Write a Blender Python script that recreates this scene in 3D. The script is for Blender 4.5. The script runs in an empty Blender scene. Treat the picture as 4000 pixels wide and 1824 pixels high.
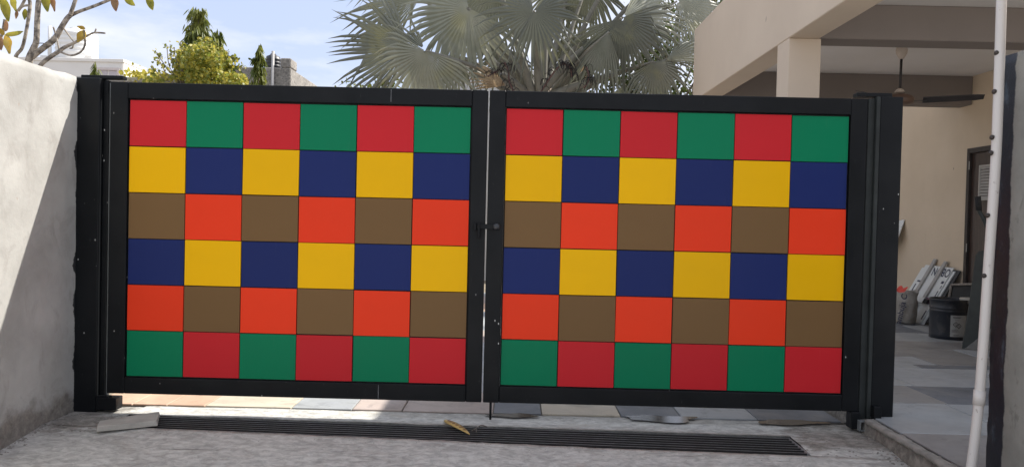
import bpy, bmesh, math, random
from math import radians, sin, cos, pi
from mathutils import Vector, Matrix, noise

scene = bpy.context.scene
col = scene.collection
# ------------------------------------------------------------------ camera
EYE = Vector((0, 0, 1.22))
PITCH, ROLL, YAW = radians(1.11), radians(1.35), radians(0.27)
CR = Matrix.Rotation(YAW, 3, 'Z') @ Matrix.Rotation(pi/2 - PITCH, 3, 'X') @ Matrix.Rotation(ROLL, 3, 'Z')
cam = bpy.data.cameras.new('camera')
camo = bpy.data.objects.new('camera', cam)
col.objects.link(camo)
camo.matrix_world = Matrix.Translation(EYE) @ CR.to_4x4()
cam.sensor_width = 36; cam.lens = 27.0; cam.sensor_fit = 'HORIZONTAL'
cam.clip_start = 0.05; cam.clip_end = 3000
scene.camera = camo
# ------------------------------------------------------------------ sky, sun, exposure
SUN = Vector((0.826, 0.483, 1.0)).normalized()
w = bpy.data.worlds.new('World'); scene.world = w; w.use_nodes = True
nt = w.node_tree; N = nt.nodes; N.clear(); L = nt.links
out = N.new('ShaderNodeOutputWorld'); bg = N.new('ShaderNodeBackground')
sky = N.new('ShaderNodeTexSky'); sky.sky_type = 'NISHITA'; sky.sun_disc = False
sky.sun_elevation = math.asin(SUN.z); sky.sun_rotation = math.atan2(SUN.x, SUN.y)
sky.air_density = 1.0; sky.dust_density = 2.0; sky.ozone_density = 2.0
tc = N.new('ShaderNodeTexCoord'); mp = N.new('ShaderNodeMapping'); mp.inputs['Scale'].default_value = (1.0, 1.0, 3.2)
mp.inputs['Location'].default_value = (0.35, 0.1, 0.2)
n1 = N.new('ShaderNodeTexNoise'); n1.inputs['Scale'].default_value = 2.6; n1.inputs['Detail'].default_value = 7; n1.inputs['Roughness'].default_value = 0.58
rmp = N.new('ShaderNodeValToRGB'); rmp.color_ramp.elements[0].position = 0.40; rmp.color_ramp.elements[1].position = 0.62
rmp.color_ramp.elements[0].color = (0.0, 0.0, 0.0, 1); rmp.color_ramp.elements[1].color = (0.95, 0.95, 0.95, 1)
mx = N.new('ShaderNodeMix'); mx.data_type = 'RGBA'
hs = N.new('ShaderNodeMix'); hs.data_type = 'RGBA'; hs.blend_type = 'MULTIPLY'; hs.inputs[0].default_value = 1.0
hs.inputs[7].default_value = (0.48, 0.42, 0.44, 1)
L.new(tc.outputs['Generated'], mp.inputs['Vector']); L.new(mp.outputs[0], n1.inputs['Vector']); L.new(n1.outputs['Fac'], rmp.inputs[0])
hz = N.new('ShaderNodeMix'); hz.data_type = 'RGBA'; hz.inputs[0].default_value = 0.72; hz.inputs[7].default_value = (0.98, 1.13, 1.48, 1)
L.new(sky.outputs[0], hs.inputs[6]); L.new(hs.outputs[2], hz.inputs[6]); L.new(hz.outputs[2], mx.inputs[6])
mx.inputs[7].default_value = (1.78, 1.78, 1.84, 1)
L.new(rmp.outputs[0], mx.inputs[0]); L.new(mx.outputs[2], bg.inputs['Color']); bg.inputs['Strength'].default_value = 0.15
L.new(bg.outputs[0], out.inputs['Surface'])
sl = bpy.data.lights.new('sun', 'SUN'); sl.energy = 2.0; sl.angle = radians(0.53); sl.color = (1.0, 0.955, 0.885)
so = bpy.data.objects.new('sun', sl); col.objects.link(so); so.rotation_euler = SUN.to_track_quat('Z', 'Y').to_euler(); so.location = (8, 6, 12)
scene.view_settings.view_transform = 'Standard'; scene.view_settings.look = 'None'
scene.view_settings.gamma = 1.0; scene.view_settings.exposure = 2.08
scene.render.engine = 'CYCLES'
scene.cycles.max_bounces = 8; scene.cycles.diffuse_bounces = 4; scene.cycles.transparent_max_bounces = 8

# ------------------------------------------------------------------ helpers
def ray(x, y): return CR @ Vector(((x - 2000) / 3000, -(y - 912) / 3000, -1))
def at(x, y, Y): d = ray(x, y); return EYE + d * (Y / d.y)
def atX(x, y, X): d = ray(x, y); return EYE + d * (X / d.x)
def atZ(x, y, Z): d = ray(x, y); return EYE + d * ((Z - EYE.z) / d.z)
def wm(o):
    m = o.matrix_basis.copy()
    if o.parent: m = wm(o.parent) @ o.matrix_parent_inverse @ m
    return m
def setp(o, parent):
    if parent is not None:
        inv = wm(parent).inverted(); o.parent = parent; o.matrix_parent_inverse = inv
def link(name, me, mat=None, parent=None, smooth=False):
    o = bpy.data.objects.new(name, me); col.objects.link(o)
    if mat is not None and len(me.materials) == 0: me.materials.append(mat)
    if smooth: me.polygons.foreach_set('use_smooth', [True] * len(me.polygons))
    setp(o, parent); return o
def tag(o, label, cat, group=None):
    o['label'] = label; o['category'] = cat
    if group: o['group'] = group
    return o
def thing(name, label, cat, loc, group=None):
    o = bpy.data.objects.new(name, None); col.objects.link(o); o.location = loc; o.empty_display_size = 0.1
    return tag(o, label, cat, group)
def struct(o): o['kind'] = 'structure'; return o
def mesh(name, vs, fs):
    me = bpy.data.meshes.new(name); me.from_pydata([tuple(v) for v in vs], [], fs); me.update(); return me
def bmfin(bm, name):
    bmesh.ops.recalc_face_normals(bm, faces=bm.faces[:])
    me = bpy.data.meshes.new(name); bm.to_mesh(me); bm.free(); return me
def addbox(bm, a, b, bev=0.0, seg=1):
    x0, y0, z0 = a; x1, y1, z1 = b
    v = [bm.verts.new(p) for p in ((x0,y0,z0),(x1,y0,z0),(x1,y1,z0),(x0,y1,z0),(x0,y0,z1),(x1,y0,z1),(x1,y1,z1),(x0,y1,z1))]
    f = [bm.faces.new([v[i] for i in q]) for q in ((0,3,2,1),(4,5,6,7),(0,1,5,4),(1,2,6,5),(2,3,7,6),(3,0,4,7))]
    if bev > 0:
        es = list({e for q in f for e in q.edges})
        bmesh.ops.bevel(bm, geom=es, offset=bev, segments=seg, affect='EDGES', profile=0.7)
def box(name, a, b, mat, parent=None, bev=0.0, seg=1):
    bm = bmesh.new(); addbox(bm, a, b, bev, seg); return link(name, bmfin(bm, name), mat, parent)
def boxes(name, lst, mat, parent=None, bev=0.0):
    bm = bmesh.new()
    for a, b in lst: addbox(bm, a, b, bev)
    return link(name, bmfin(bm, name), mat, parent)
def rough_box(name, a, b, mat, parent=None, res=0.05, amp=0.004, freq=6.0, bev=0.012, seed=0.0):
    """box with a gently uneven, hand-plastered surface"""
    bm = bmesh.new(); addbox(bm, a, b)
    a = Vector(a); b = Vector(b)
    for ax in range(3):
        n = max(1, int(abs(b[ax]-a[ax]) / res)); n = min(n, 90)
        for i in range(1, n):
            p = a.copy(); p[ax] = a[ax] + (b[ax]-a[ax])*i/n
            no = Vector((0,0,0)); no[ax] = 1
            bmesh.ops.bisect_plane(bm, geom=bm.verts[:]+bm.edges[:]+bm.faces[:], plane_co=p, plane_no=no)
    for v in bm.verts:
        k = sum(1 for ax in range(3) if abs(v.co[ax]-a[ax]) < 1e-5 or abs(v.co[ax]-b[ax]) < 1e-5)
        q = v.co*freq + Vector((seed, seed*1.7, 0))
        d = noise.noise_vector(q)*amp + noise.noise_vector(q*4.3)*amp*0.45
        if k >= 2:
            c = (a+b)/2
            for ax in range(3):
                if abs(v.co[ax]-a[ax]) < 1e-5: d[ax] += bev*(0.6+0.7*noise.noise(q*3))
                if abs(v.co[ax]-b[ax]) < 1e-5: d[ax] -= bev*(0.6+0.7*noise.noise(q*3+Vector((5,0,0))))
        v.co += d
    return link(name, bmfin(bm, name), mat, parent, smooth=True)
def tube(pts, rad, n=8, vs=None, fs=None, cap=True):
    vs = [] if vs is None else vs; fs = [] if fs is None else fs
    pts = [Vector(p) for p in pts]; b0 = len(vs); up = None
    for i, p in enumerate(pts):
        t = (pts[min(i+1, len(pts)-1)] - pts[max(i-1, 0)]).normalized()
        if up is None: up = t.orthogonal().normalized()
        up = (up - t*up.dot(t)).normalized(); s = t.cross(up)
        r = rad[i] if isinstance(rad, (list, tuple)) else rad
        for k in range(n):
            a = 2*pi*k/n; vs.append(p + (up*cos(a) + s*sin(a))*r)
    for i in range(len(pts)-1):
        for k in range(n):
            k2 = (k+1) % n; o = b0+i*n
            fs.append((o+k, o+k2, o+n+k2, o+n+k))
    if cap:
        fs.append(tuple(b0+k for k in reversed(range(n)))); fs.append(tuple(b0+(len(pts)-1)*n+k for k in range(n)))
    return vs, fs
def spline(pts, m=5):
    pts = [Vector(p) for p in pts]; r = []
    for i in range(len(pts)-1):
        p0 = pts[max(i-1,0)]; p1 = pts[i]; p2 = pts[i+1]; p3 = pts[min(i+2,len(pts)-1)]
        for k in range(m):
            t = k/m; r.append(0.5*((2*p1)+(p2-p0)*t+(2*p0-5*p1+4*p2-p3)*t*t+(3*p1-p0-3*p2+p3)*t**3))
    r.append(pts[-1]); return r
def lathe(prof, n=24, loc=(0,0,0)):
    vs, fs = [], []; l = Vector(loc)
    for r, z in prof:
        for k in range(n): vs.append(l+Vector((r*cos(2*pi*k/n), r*sin(2*pi*k/n), z)))
    for i in range(len(prof)-1):
        for k in range(n):
            k2 = (k+1) % n; fs.append((i*n+k, i*n+k2, i*n+n+k2, i*n+n+k))
    return vs, fs
def text_obj(name, body, size, mtx, mat, parent, squash=1.0):
    cu = bpy.data.curves.new(name, 'FONT'); cu.body = body; cu.size = size; cu.align_x = 'CENTER'; cu.align_y = 'CENTER'; cu.offset = 0.004*size*4
    t = bpy.data.objects.new('tmp', cu); col.objects.link(t)
    dg = bpy.context.evaluated_depsgraph_get(); me = bpy.data.meshes.new_from_object(t.evaluated_get(dg))
    bpy.data.objects.remove(t); bpy.data.curves.remove(cu)
    me.transform(Matrix.Diagonal((squash, 1, 1, 1))); me.transform(mtx); me.materials.clear()
    return link(name, me, mat, parent)

# ------------------------------------------------------------------ materials
def lin(r, g, b):
    f = lambda c: (c/255/12.92 if c <= 10 else ((c/255+0.055)/1.055)**2.4)
    return (f(r), f(g), f(b), 1)
class MB:
    def __init__(s, name):
        s.m = bpy.data.materials.new(name); s.m.use_nodes = True; s.t = s.m.node_tree
        s.n = s.t.nodes; s.p = s.n['Principled BSDF']; s.co = s.n.new('ShaderNodeTexCoord')
        s.outn = s.n['Material Output']
    def L(s, a, b): s.t.links.new(a, b)
    def map(s, scale=(1,1,1), loc=(0,0,0), src='Object', rot=(0,0,0)):
        k = s.n.new('ShaderNodeMapping'); k.inputs['Scale'].default_value = scale; k.inputs['Location'].default_value = loc; k.inputs['Rotation'].default_value = rot
        s.L(s.co.outputs[src], k.inputs['Vector']); return k.outputs[0]
    def noise(s, scale, detail=6, rough=0.6, vec=None, dist=0.0):
        k = s.n.new('ShaderNodeTexNoise'); k.inputs['Scale'].default_value = scale; k.inputs['Detail'].default_value = detail
        k.inputs['Roughness'].default_value = rough; k.inputs['Distortion'].default_value = dist
        s.L(vec if vec is not None else s.co.outputs['Object'], k.inputs['Vector']); return k.outputs['Fac']
    def vor(s, scale, vec=None, out='Distance'):
        k = s.n.new('ShaderNodeTexVoronoi'); k.inputs['Scale'].default_value = scale
        s.L(vec if vec is not None else s.co.outputs['Object'], k.inputs['Vector']); return k.outputs[out]
    def ramp(s, fac, a, b, ca=(0,0,0,1), cb=(1,1,1,1)):
        k = s.n.new('ShaderNodeValToRGB'); e = k.color_ramp.elements
        e[0].position = a; e[1].position = b; e[0].color = ca; e[1].color = cb; s.L(fac, k.inputs[0]); return k.outputs[0]
    def mix(s, fac, a, b, mode='MIX'):
        k = s.n.new('ShaderNodeMix'); k.data_type = 'RGBA'; k.blend_type = mode
        for v, i in ((fac, 0), (a, 6), (b, 7)):
            if hasattr(v, 'is_linked') or hasattr(v, 'links'): s.L(v, k.inputs[i])
            else: k.inputs[i].default_value = v
        return k.outputs[2]
    def math(s, op, a, b=0.0):
        k = s.n.new('ShaderNodeMath'); k.operation = op
        for v, i in ((a, 0), (b, 1)):
            if hasattr(v, 'links'): s.L(v, k.inputs[i])
            else: k.inputs[i].default_value = v
        return k.outputs[0]
    def sep(s):
        k = s.n.new('ShaderNodeSeparateXYZ'); s.L(s.co.outputs['Object'], k.inputs[0]); return k.outputs
    def bump(s, h, strength=0.3, dist=0.01):
        k = s.n.new('ShaderNodeBump'); k.inputs['Strength'].default_value = strength; k.inputs['Distance'].default_value = dist
        s.L(h, k.inputs['Height']); s.L(k.outputs[0], s.p.inputs['Normal'])
    def col(s, c):
        if hasattr(c, 'links'): s.L(c, s.p.inputs['Base Color'])
        else: s.p.inputs['Base Color'].default_value = c
    def rough(s, r):
        if hasattr(r, 'links'): s.L(r, s.p.inputs['Roughness'])
        else: s.p.inputs['Roughness'].default_value = r
def simple(name, c, rough=0.6, var=0.12, scale=6.0, bump=0.15, bscale=60.0, bdist=0.003, metal=0.0, stretch=(1,1,1), spec=None):
    m = MB(name); v = m.map(stretch)
    n = m.ramp(m.noise(scale, 6, 0.62, v), 0.3, 0.7)
    a = tuple(max(0, x*(1-var)) for x in c[:3]) + (1,); b = tuple(min(1, x*(1+var)) for x in c[:3]) + (1,)
    m.col(m.mix(n, a, b)); m.rough(rough); m.p.inputs['Metallic'].default_value = metal
    if spec is not None: m.p.inputs['Specular IOR Level'].default_value = spec
    if bump > 0: m.bump(m.noise(bscale, 5, 0.6, v), bump, bdist)
    return m.m
def leafmat(name, c, c2, trans=0.45, scale=9.0, rough=0.5):
    m = MB(name); n = m.ramp(m.noise(scale, 3, 0.6), 0.35, 0.65); c_ = m.mix(n, c, c2); m.col(c_); m.rough(rough)
    t = m.n.new('ShaderNodeBsdfTranslucent'); m.L(c_, t.inputs['Color'])
    k = m.n.new('ShaderNodeMixShader'); k.inputs[0].default_value = trans
    m.L(m.p.outputs[0], k.inputs[1]); m.L(t.outputs[0], k.inputs[2]); m.L(k.outputs[0], m.outn.inputs['Surface'])
    return m.m

def m_black_paint():
    m = MB('black_gate_paint'); base = m.mix(m.ramp(m.noise(3.5, 5), 0.3, 0.75), (0.006, 0.007, 0.008, 1), (0.012, 0.013, 0.0145, 1))
    dust = m.ramp(m.noise(60, 4, 0.7, m.map((1, 1, 0.25))), 0.66, 0.74)
    base = m.mix(m.math('MULTIPLY', dust, 0.35), base, (0.10, 0.10, 0.10, 1))
    cell = m.vor(16, m.map((1.0, 1.0, 0.55)))
    gate = m.ramp(m.noise(2.3, 3, 0.5, m.map((1,1,1), (3,1,2))), 0.50, 0.55)
    chip = m.math('MULTIPLY', m.ramp(cell, 0.045, 0.065, (1,1,1,1), (0,0,0,1)), gate)
    m.col(m.mix(chip, base, (0.45, 0.45, 0.43, 1)))
    m.rough(m.ramp(m.noise(9, 5), 0.3, 0.7, (0.3,0.3,0.3,1), (0.48,0.48,0.48,1)))
    m.bump(m.noise(25, 4), 0.06, 0.004); m.p.inputs['Specular IOR Level'].default_value = 0.15; return m.m
def m_concrete(name, light, dark, stain, streak=True, rim=False):
    m = MB(name)
    v = m.map((0.8, 1.25, 1)) if streak else m.map()
    big = m.ramp(m.noise(1.7, 8, 0.62, m.map()), 0.36, 0.64)
    c = m.mix(big, dark, light)
    mid = m.ramp(m.noise(5.5, 9, 0.68, v, 1.2), 0.45, 0.57)
    c = m.mix(m.math('MULTIPLY', mid, 0.55), c, tuple(min(1, x*1.28) for x in light[:3])+(1,))
    fine = m.ramp(m.noise(19, 8, 0.72, v, 0.6), 0.40, 0.60)
    c = m.mix(0.5, c, m.mix(fine, tuple(x*0.5 for x in dark[:3])+(1,), tuple(min(1, x*1.25) for x in light[:3])+(1,)))
    st = m.ramp(m.noise(3.1, 7, 0.66, m.map((0.7, 1.2, 1), (4, 2, 0)), 0.8), 0.56, 0.70)
    c = m.mix(m.math('MULTIPLY', st, 0.6), c, stain)
    h = m.noise(30, 9, 0.72, v)
    if streak:
        sc = m.ramp(m.noise(5.0, 5, 0.7, m.map((0.35, 16, 1)), 0.3), 0.60, 0.67)
        msk = m.ramp(m.noise(1.6, 4, 0.6, m.map((1, 1, 1), (1, 7, 0))), 0.42, 0.6)
        sc = m.math('MULTIPLY', sc, msk)
        c = m.mix(m.math('MULTIPLY', sc, 0.55), c, tuple(x*0.4 for x in dark[:3])+(1,))
        h = m.math('SUBTRACT', h, m.math('MULTIPLY', sc, 0.6))
    pit = m.ramp(m.vor(38, m.map((1, 1, 1))), 0.05, 0.12)
    h = m.math('ADD', h, m.math('MULTIPLY', pit, 0.12))
    if rim:
        xyz = m.sep(); ab = m.math('ABSOLUTE', m.math('ADD', xyz[0], 0.35))
        e = m.math('SUBTRACT', ab, 1.95); nz = m.math('MULTIPLY', m.math('SUBTRACT', m.noise(6, 7, 0.68, m.map((1, 1.5, 1), (0, 9, 0))), 0.5), 1.3)
        near = m.ramp(m.math('ADD', e, nz), 0.02, 0.22); yy = m.ramp(m.math('SUBTRACT', m.math('ADD', xyz[1], m.math('MULTIPLY', nz, 0.35)), 4.0), 0.40, 0.50)
        c = m.mix(m.math('MULTIPLY', m.math('MULTIPLY', near, yy), 0.75), c, m.mix(fine, (0.10, 0.085, 0.065, 1), (0.26, 0.235, 0.20, 1)))
    m.col(c); m.rough(0.9); m.bump(h, 0.8, 0.012); return m.m
def m_left_wall():
    m = MB('grey_wall_plaster'); c = m.mix(m.ramp(m.noise(2.2, 8, 0.6), 0.3, 0.7), (0.27, 0.265, 0.245, 1), (0.43, 0.425, 0.40, 1))
    pat = m.ramp(m.noise(5.0, 6, 0.65, m.map((1, 1, 0.7), (3, 3, 3)), 0.6), 0.52, 0.66)
    c = m.mix(m.math('MULTIPLY', pat, 0.65), c, (0.255, 0.245, 0.225, 1))
    spots = m.ramp(m.noise(21, 4, 0.6), 0.70, 0.76); c = m.mix(m.math('MULTIPLY', spots, 0.4), c, (0.27, 0.20, 0.16, 1))
    xyz = m.sep()
    # damp tide mark with a ragged top along the foot of the wall
    z = m.math('ADD', xyz[2], m.math('MULTIPLY', m.math('SUBTRACT', m.noise(7, 6, 0.65), 0.5), 0.30))
    damp = m.ramp(z, 0.02, 0.11, (1,1,1,1), (0,0,0,1))
    c = m.mix(m.math('MULTIPLY', damp, 0.8), c, m.mix(m.ramp(m.noise(24, 7, 0.7), 0.35, 0.65), (0.075, 0.062, 0.048, 1), (0.24, 0.215, 0.18, 1)))
    # black paint overrun beside the post
    y = m.math('ADD', m.math('SUBTRACT', xyz[1], 4.3), m.math('MULTIPLY', m.noise(6, 4, 0.6, m.map((1, 0.2, 1.0))), 0.16))
    pt = m.ramp(y, 0.605, 0.61); c = m.mix(pt, c, (0.012, 0.012, 0.013, 1))
    m.col(c); m.rough(0.9); m.bump(m.math('ADD', m.noise(18, 8, 0.68), m.math('MULTIPLY', m.noise(3, 3), 1.5)), 0.35, 0.01); return m.m
def m_right_wall():
    m = MB('rough_grey_render'); c = m.mix(m.ramp(m.noise(3.0, 8, 0.62), 0.3, 0.7), (0.19, 0.185, 0.165, 1), (0.31, 0.30, 0.27, 1))
    pat = m.ramp(m.noise(6.0, 5, 0.65, m.map((1, 1, 0.6), (1, 5, 3)), 0.6), 0.58, 0.66)
    c = m.mix(m.math('MULTIPLY', pat, 0.6), c, (0.10, 0.09, 0.075, 1))
    xyz = m.sep()
    y = m.math('ADD', xyz[1], m.math('MULTIPLY', m.math('SUBTRACT', m.noise(9, 6, 0.7, m.map((1, 0.4, 0.7))), 0.5), 0.055))
    pt = m.ramp(m.math('SUBTRACT', y, 3.0), 0.700, 0.708)
    scr = m.ramp(m.noise(16, 7, 0.72, m.map((1, 1, 0.35), (0, 2, 0))), 0.56, 0.70)
    paint = m.mix(m.math('MULTIPLY', scr, 0.6), (0.012, 0.016, 0.024, 1), (0.10, 0.14, 0.18, 1))
    m.col(m.mix(pt, c, paint)); m.rough(m.mix(pt, (0.9, 0.9, 0.9, 1), (0.5, 0.5, 0.5, 1))); m.bump(m.noise(22, 8, 0.7), 0.4, 0.008); return m.m
def m_house(name, a, b):
    m = MB(name); c = m.mix(m.ramp(m.noise(1.3, 6, 0.6), 0.3, 0.7), a, b)
    run = m.ramp(m.noise(9, 5, 0.6, m.map((1, 1, 0.12))), 0.66, 0.80)
    c = m.mix(m.math('MULTIPLY', run, 0.22), c, tuple(x*0.55 for x in a[:3])+(1,))
    chip = m.ramp(m.noise(12, 3, 0.5, m.map((1, 1, 0.5), (2, 0, 1))), 0.775, 0.79)
    c = m.mix(m.math('MULTIPLY', chip, 0.7), c, (0.14, 0.10, 0.08, 1))
    m.col(c); m.rough(0.8); m.bump(m.noise(60, 6, 0.65), 0.12, 0.004); return m.m
BLACK = m_black_paint()
RAMP = m_concrete('broom_finished_concrete', (0.50, 0.495, 0.46, 1), (0.42, 0.41, 0.38, 1), (0.36, 0.325, 0.275, 1), True, True)
PLINTH = m_concrete('crumbling_plinth_render', (0.24, 0.22, 0.19, 1), (0.11, 0.10, 0.085, 1), (0.075, 0.055, 0.042, 1), False)
STREET = m_concrete('street_concrete', (0.45, 0.43, 0.40, 1), (0.36, 0.345, 0.32, 1), (0.25, 0.225, 0.19, 1))
LWALL = m_left_wall(); RWALL = m_right_wall()
CREAM = m_house('cream_house_paint', (0.60, 0.495, 0.385, 1), (0.66, 0.55, 0.43, 1))
TAN = m_house('tan_house_paint', (0.60, 0.49, 0.36, 1), (0.68, 0.56, 0.42, 1))
BEAMM = m_house('brown_beam_paint', (0.205, 0.175, 0.155, 1), (0.235, 0.20, 0.178, 1))
CEIL = m_house('white_ceiling_paint', (0.70, 0.67, 0.64, 1), (0.76, 0.73, 0.70, 1))
def m_panel(name, c, rough=0.36):
    m = MB(name); n = m.ramp(m.noise(2.2, 4, 0.55), 0.3, 0.7)
    a = tuple(x*0.94 for x in c[:3])+(1,); cc = m.mix(n, a, c)
    d = m.ramp(m.noise(160, 3, 0.7), 0.45, 0.75); cc = m.mix(m.math('MULTIPLY', d, 0.015), cc, (0.4, 0.38, 0.36, 1))
    oi = m.n.new('ShaderNodeObjectInfo'); cc = m.mix(m.math('MULTIPLY', oi.outputs['Random'], 0.16), cc, tuple(x*0.45 for x in c[:3])+(1,))
    run = m.ramp(m.noise(7, 6, 0.65, m.map((6, 1, 0.35))), 0.60, 0.78); cc = m.mix(m.math('MULTIPLY', run, 0.03), cc, (0.30, 0.27, 0.24, 1))
    m.col(cc); m.rough(m.ramp(m.noise(6, 5), 0.3, 0.7, (rough-0.06,)*3+(1,), (rough+0.1,)*3+(1,)))
    m.bump(m.noise(3.2, 3, 0.5), 0.05, 0.01); m.p.inputs['Specular IOR Level'].default_value = 0.12; return m.m
GRF = simple('grey_green_flange', (0.028, 0.032, 0.031), 0.6, 0.3, 6, 0.1, spec=0.25)
PC = {'R': m_panel('red_panel', (0.58, 0.020, 0.027, 1)), 'G': m_panel('green_panel', (0.001, 0.19, 0.083, 1)),
      'Y': m_panel('yellow_panel', (0.88, 0.475, 0.0, 1)), 'B': m_panel('navy_panel', (0.013, 0.025, 0.125, 1)),
      'N': m_panel('bronze_panel', (0.185, 0.105, 0.043, 1)), 'O': m_panel('orange_panel', (0.86, 0.050, 0.014, 1))}
STEEL = simple('worn_grate_steel', (0.22, 0.22, 0.22), 0.5, 0.3, 20, 0.2, 80, 0.001, 0.2)
GALV = simple('dull_grey_metal', (0.17, 0.18, 0.18), 0.5, 0.25, 9, 0.1, 60, 0.001, 0.2)
DARK = simple('dark_backing', (0.02, 0.02, 0.02), 0.8, 0.2, 10, 0)
MUCK = simple('drain_muck', (0.02, 0.018, 0.015), 0.7, 0.4, 12, 0.4, 40, 0.01)

# ================================================================== SETTING
struct(link('ground', mesh('ground', [(-1500,-1500,-0.46),(1500,-1500,-0.46),(1500,1500,-0.46),(-1500,1500,-0.46)], [(0,1,2,3)]), STREET))
YARD = simple('yard_soil', (0.20, 0.165, 0.12), 0.95, 0.3, 3, 0.5, 30, 0.02)
bm = bmesh.new(); addbox(bm, (-3.0, 4.95, -0.5), (8, 40, -0.085)); addbox(bm, (-40, 6.5, -0.5), (-3.002, 40, -0.088)); struct(link('yard', bmfin(bm, 'yard'), YARD))

def fl(x): return 4.425 - 0.045*(x+0.44) + 0.010*noise.noise(Vector((x*7, 1, 0))) + 0.007*noise.noise(Vector((x*22, 3, 0)))   # drain's front edge
def bl(x): return 4.735 - 0.032*(x+0.47) + 0.006*noise.noise(Vector((x*6, 5, 0)))
def gz(x, y):
    s = -0.066 if y > 4.5 else -0.066 - 0.092*(4.5-y)
    return s + 0.006*noise.noise(Vector((x*1.3, y*1.9, 0))) + 0.003*noise.noise(Vector((x*5, y*9, 2)))
vs, fs = [], []
def patch(x0, x1, f0, f1, nx, ny, skirt=None, pw=1.0):
    b = len(vs)
    for j in range(ny+1):
        for i in range(nx+1):
            x = x0+(x1-x0)*i/nx; t = (j/ny)**pw; y = f0(x)+(f1(x)-f0(x))*t
            z = gz(x, y)
            vs.append((x, y, max(z, -0.452)))
    for j in range(ny):
        for i in range(nx): a = b+j*(nx+1)+i; fs.append((a, a+1, a+nx+2, a+nx+1))
    if skirt is not None:
        r = ny if skirt == 'top' else 0; k = len(vs)
        for i in range(nx+1): q = vs[b+r*(nx+1)+i]; vs.append((q[0], q[1], q[2]-0.26))
        for i in range(nx):
            a = b+r*(nx+1)+i; fs.append((a, a+1, k+i+1, k+i))
XL, XR = -2.40, 1.70
patch(-2.80, 2.30, lambda x: 0.30, fl, 180, 70, 'top', 0.6)
patch(-2.80, XL, fl, lambda x: 4.98, 12, 12)
patch(XR, 2.30, fl, lambda x: 4.98, 16, 12)
patch(XL, XR, bl, lambda x: 5.02, 150, 8, 'bottom')
struct(link('concrete_ramp', mesh('concrete_ramp', vs, fs), RAMP, smooth=True))
bm = bmesh.new()
addbox(bm, (XL-0.02, 4.25, -0.34), (XR+0.02, 4.93, -0.30)); addbox(bm, (XL-0.04, fl(XL)+0.004, -0.33), (XL, 4.95, -0.082)); addbox(bm, (XR, fl(XR)+0.004, -0.33), (XR+0.04, 4.9, -0.082))
struct(link('drain_channel', bmfin(bm, 'drain_channel'), MUCK))

# grate over the channel: every bar a part
g = thing('drain_grate', 'black steel drain grating of long parallel bars let into concrete before the gate', 'drain grate', (-0.35, 4.58, -0.08))
NB = 7; BAR_SIDE = simple('dark_bar_side', (0.016, 0.015, 0.014), 0.8, 0.3, 20, 0)  # bar sides coloured near black so the gaps between tops read dark
for i in range(NB):
    t = (i+0.45)/NB
    p0 = Vector((XL+0.015, 0, -0.071)); p1 = Vector((XR-0.015, 0, -0.071))
    ya = fl(-9)*0
    y0 = (4.425-0.045*(p0.x+0.44))*(1-t) + (4.735-0.032*(p0.x+0.47))*t; y1 = (4.425-0.045*(p1.x+0.44))*(1-t) + (4.735-0.032*(p1.x+0.47))*t
    p0.y = y0; p1.y = y1; h = 0.0035
    v = [(p0.x,y0-h,-.100),(p1.x,y1-h,-.100),(p1.x,y1+h,-.100),(p0.x,y0+h,-.100),(p0.x,y0-h,-.071),(p1.x,y1-h,-.071),(p1.x,y1+h,-.071),(p0.x,y0+h,-.071)]
    link('bar', mesh('bar', v, [(0,3,2,1),(4,5,6,7),(0,1,5,4),(1,2,6,5),(2,3,7,6),(3,0,4,7)]), None, g); me = g.children[-1].data; me.materials.append(BAR_SIDE); me.materials.append(STEEL); me.polygons[1].material_index = 1
for k in range(6):
    x = XL+0.3+k*0.72
    box('cross_bar', (x-0.006, fl(x)+0.02, -0.112), (x+0.006, bl(x)-0.005, -0.1015), STEEL, g)
for s, x in ((0, XL+0.008), (1, XR-0.008)):
    box('end_bar', (x-0.006, fl(x)+0.012, -0.102), (x+0.006, bl(x)-0.008, -0.073), STEEL, g)

# paved driveway inside the gate, each slab a piece
def slabmat(name, c, var=0.16):
    m = MB(name); v = m.map((1, 1, 1)); n = m.ramp(m.noise(2.4, 8, 0.66, v, 0.7), 0.3, 0.7)
    a = tuple(x*(1-var) for x in c)+(1,); b = tuple(x*(1+var) for x in c)+(1,)
    cc = m.mix(n, a, b); st = m.ramp(m.noise(5, 7, 0.7, v, 1.0), 0.54, 0.66)
    cc = m.mix(m.math('MULTIPLY', st, 0.7), cc, tuple(x*0.6 for x in c)+(1,))
    m.col(cc); m.rough(m.ramp(m.noise(4, 5), 0.35, 0.65, (0.38,)*3+(1,), (0.62,)*3+(1,))); m.bump(m.noise(26, 7, 0.7), 0.18, 0.004); return m.m
SL = {'pink': slabmat('pink_sandstone', (0.50, 0.34, 0.24)), 'buff': slabmat('buff_stone', (0.52, 0.46, 0.36)), 'grey': slabmat('grey_green_stone', (0.325, 0.34, 0.345)),
      'slate': slabmat('blue_slate', (0.15, 0.162, 0.18)), 'brown': slabmat('brown_stone', (0.245, 0.238, 0.232)), 'light': slabmat('pale_grey_stone', (0.36, 0.375, 0.385)), 'mauve': slabmat('mauve_stone', (0.42, 0.35, 0.31))}
rnd = random.Random(5)
dv = struct(box('driveway', (-2.78, 5.03, -0.084), (2.20, 13.2, -0.068), PLINTH))
rows = [5.024, 5.62, 6.35, 7.1, 7.9, 8.7, 9.6, 10.5, 11.5, 12.5, 13.15]
first = [(-2.77,'pink'),(-2.52,'pink'),(-2.34,'pink'),(-2.14,'pink'),(-1.99,'buff'),(-1.52,'buff'),(-1.42,'grey'),(-0.95+0.02,'mauve'),(-0.35,'mauve'),(0.20,'slate'),(0.42,'buff'),(0.95,'grey'),(1.42,'light'),(1.85,'slate'),(2.18,None)]
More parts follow.
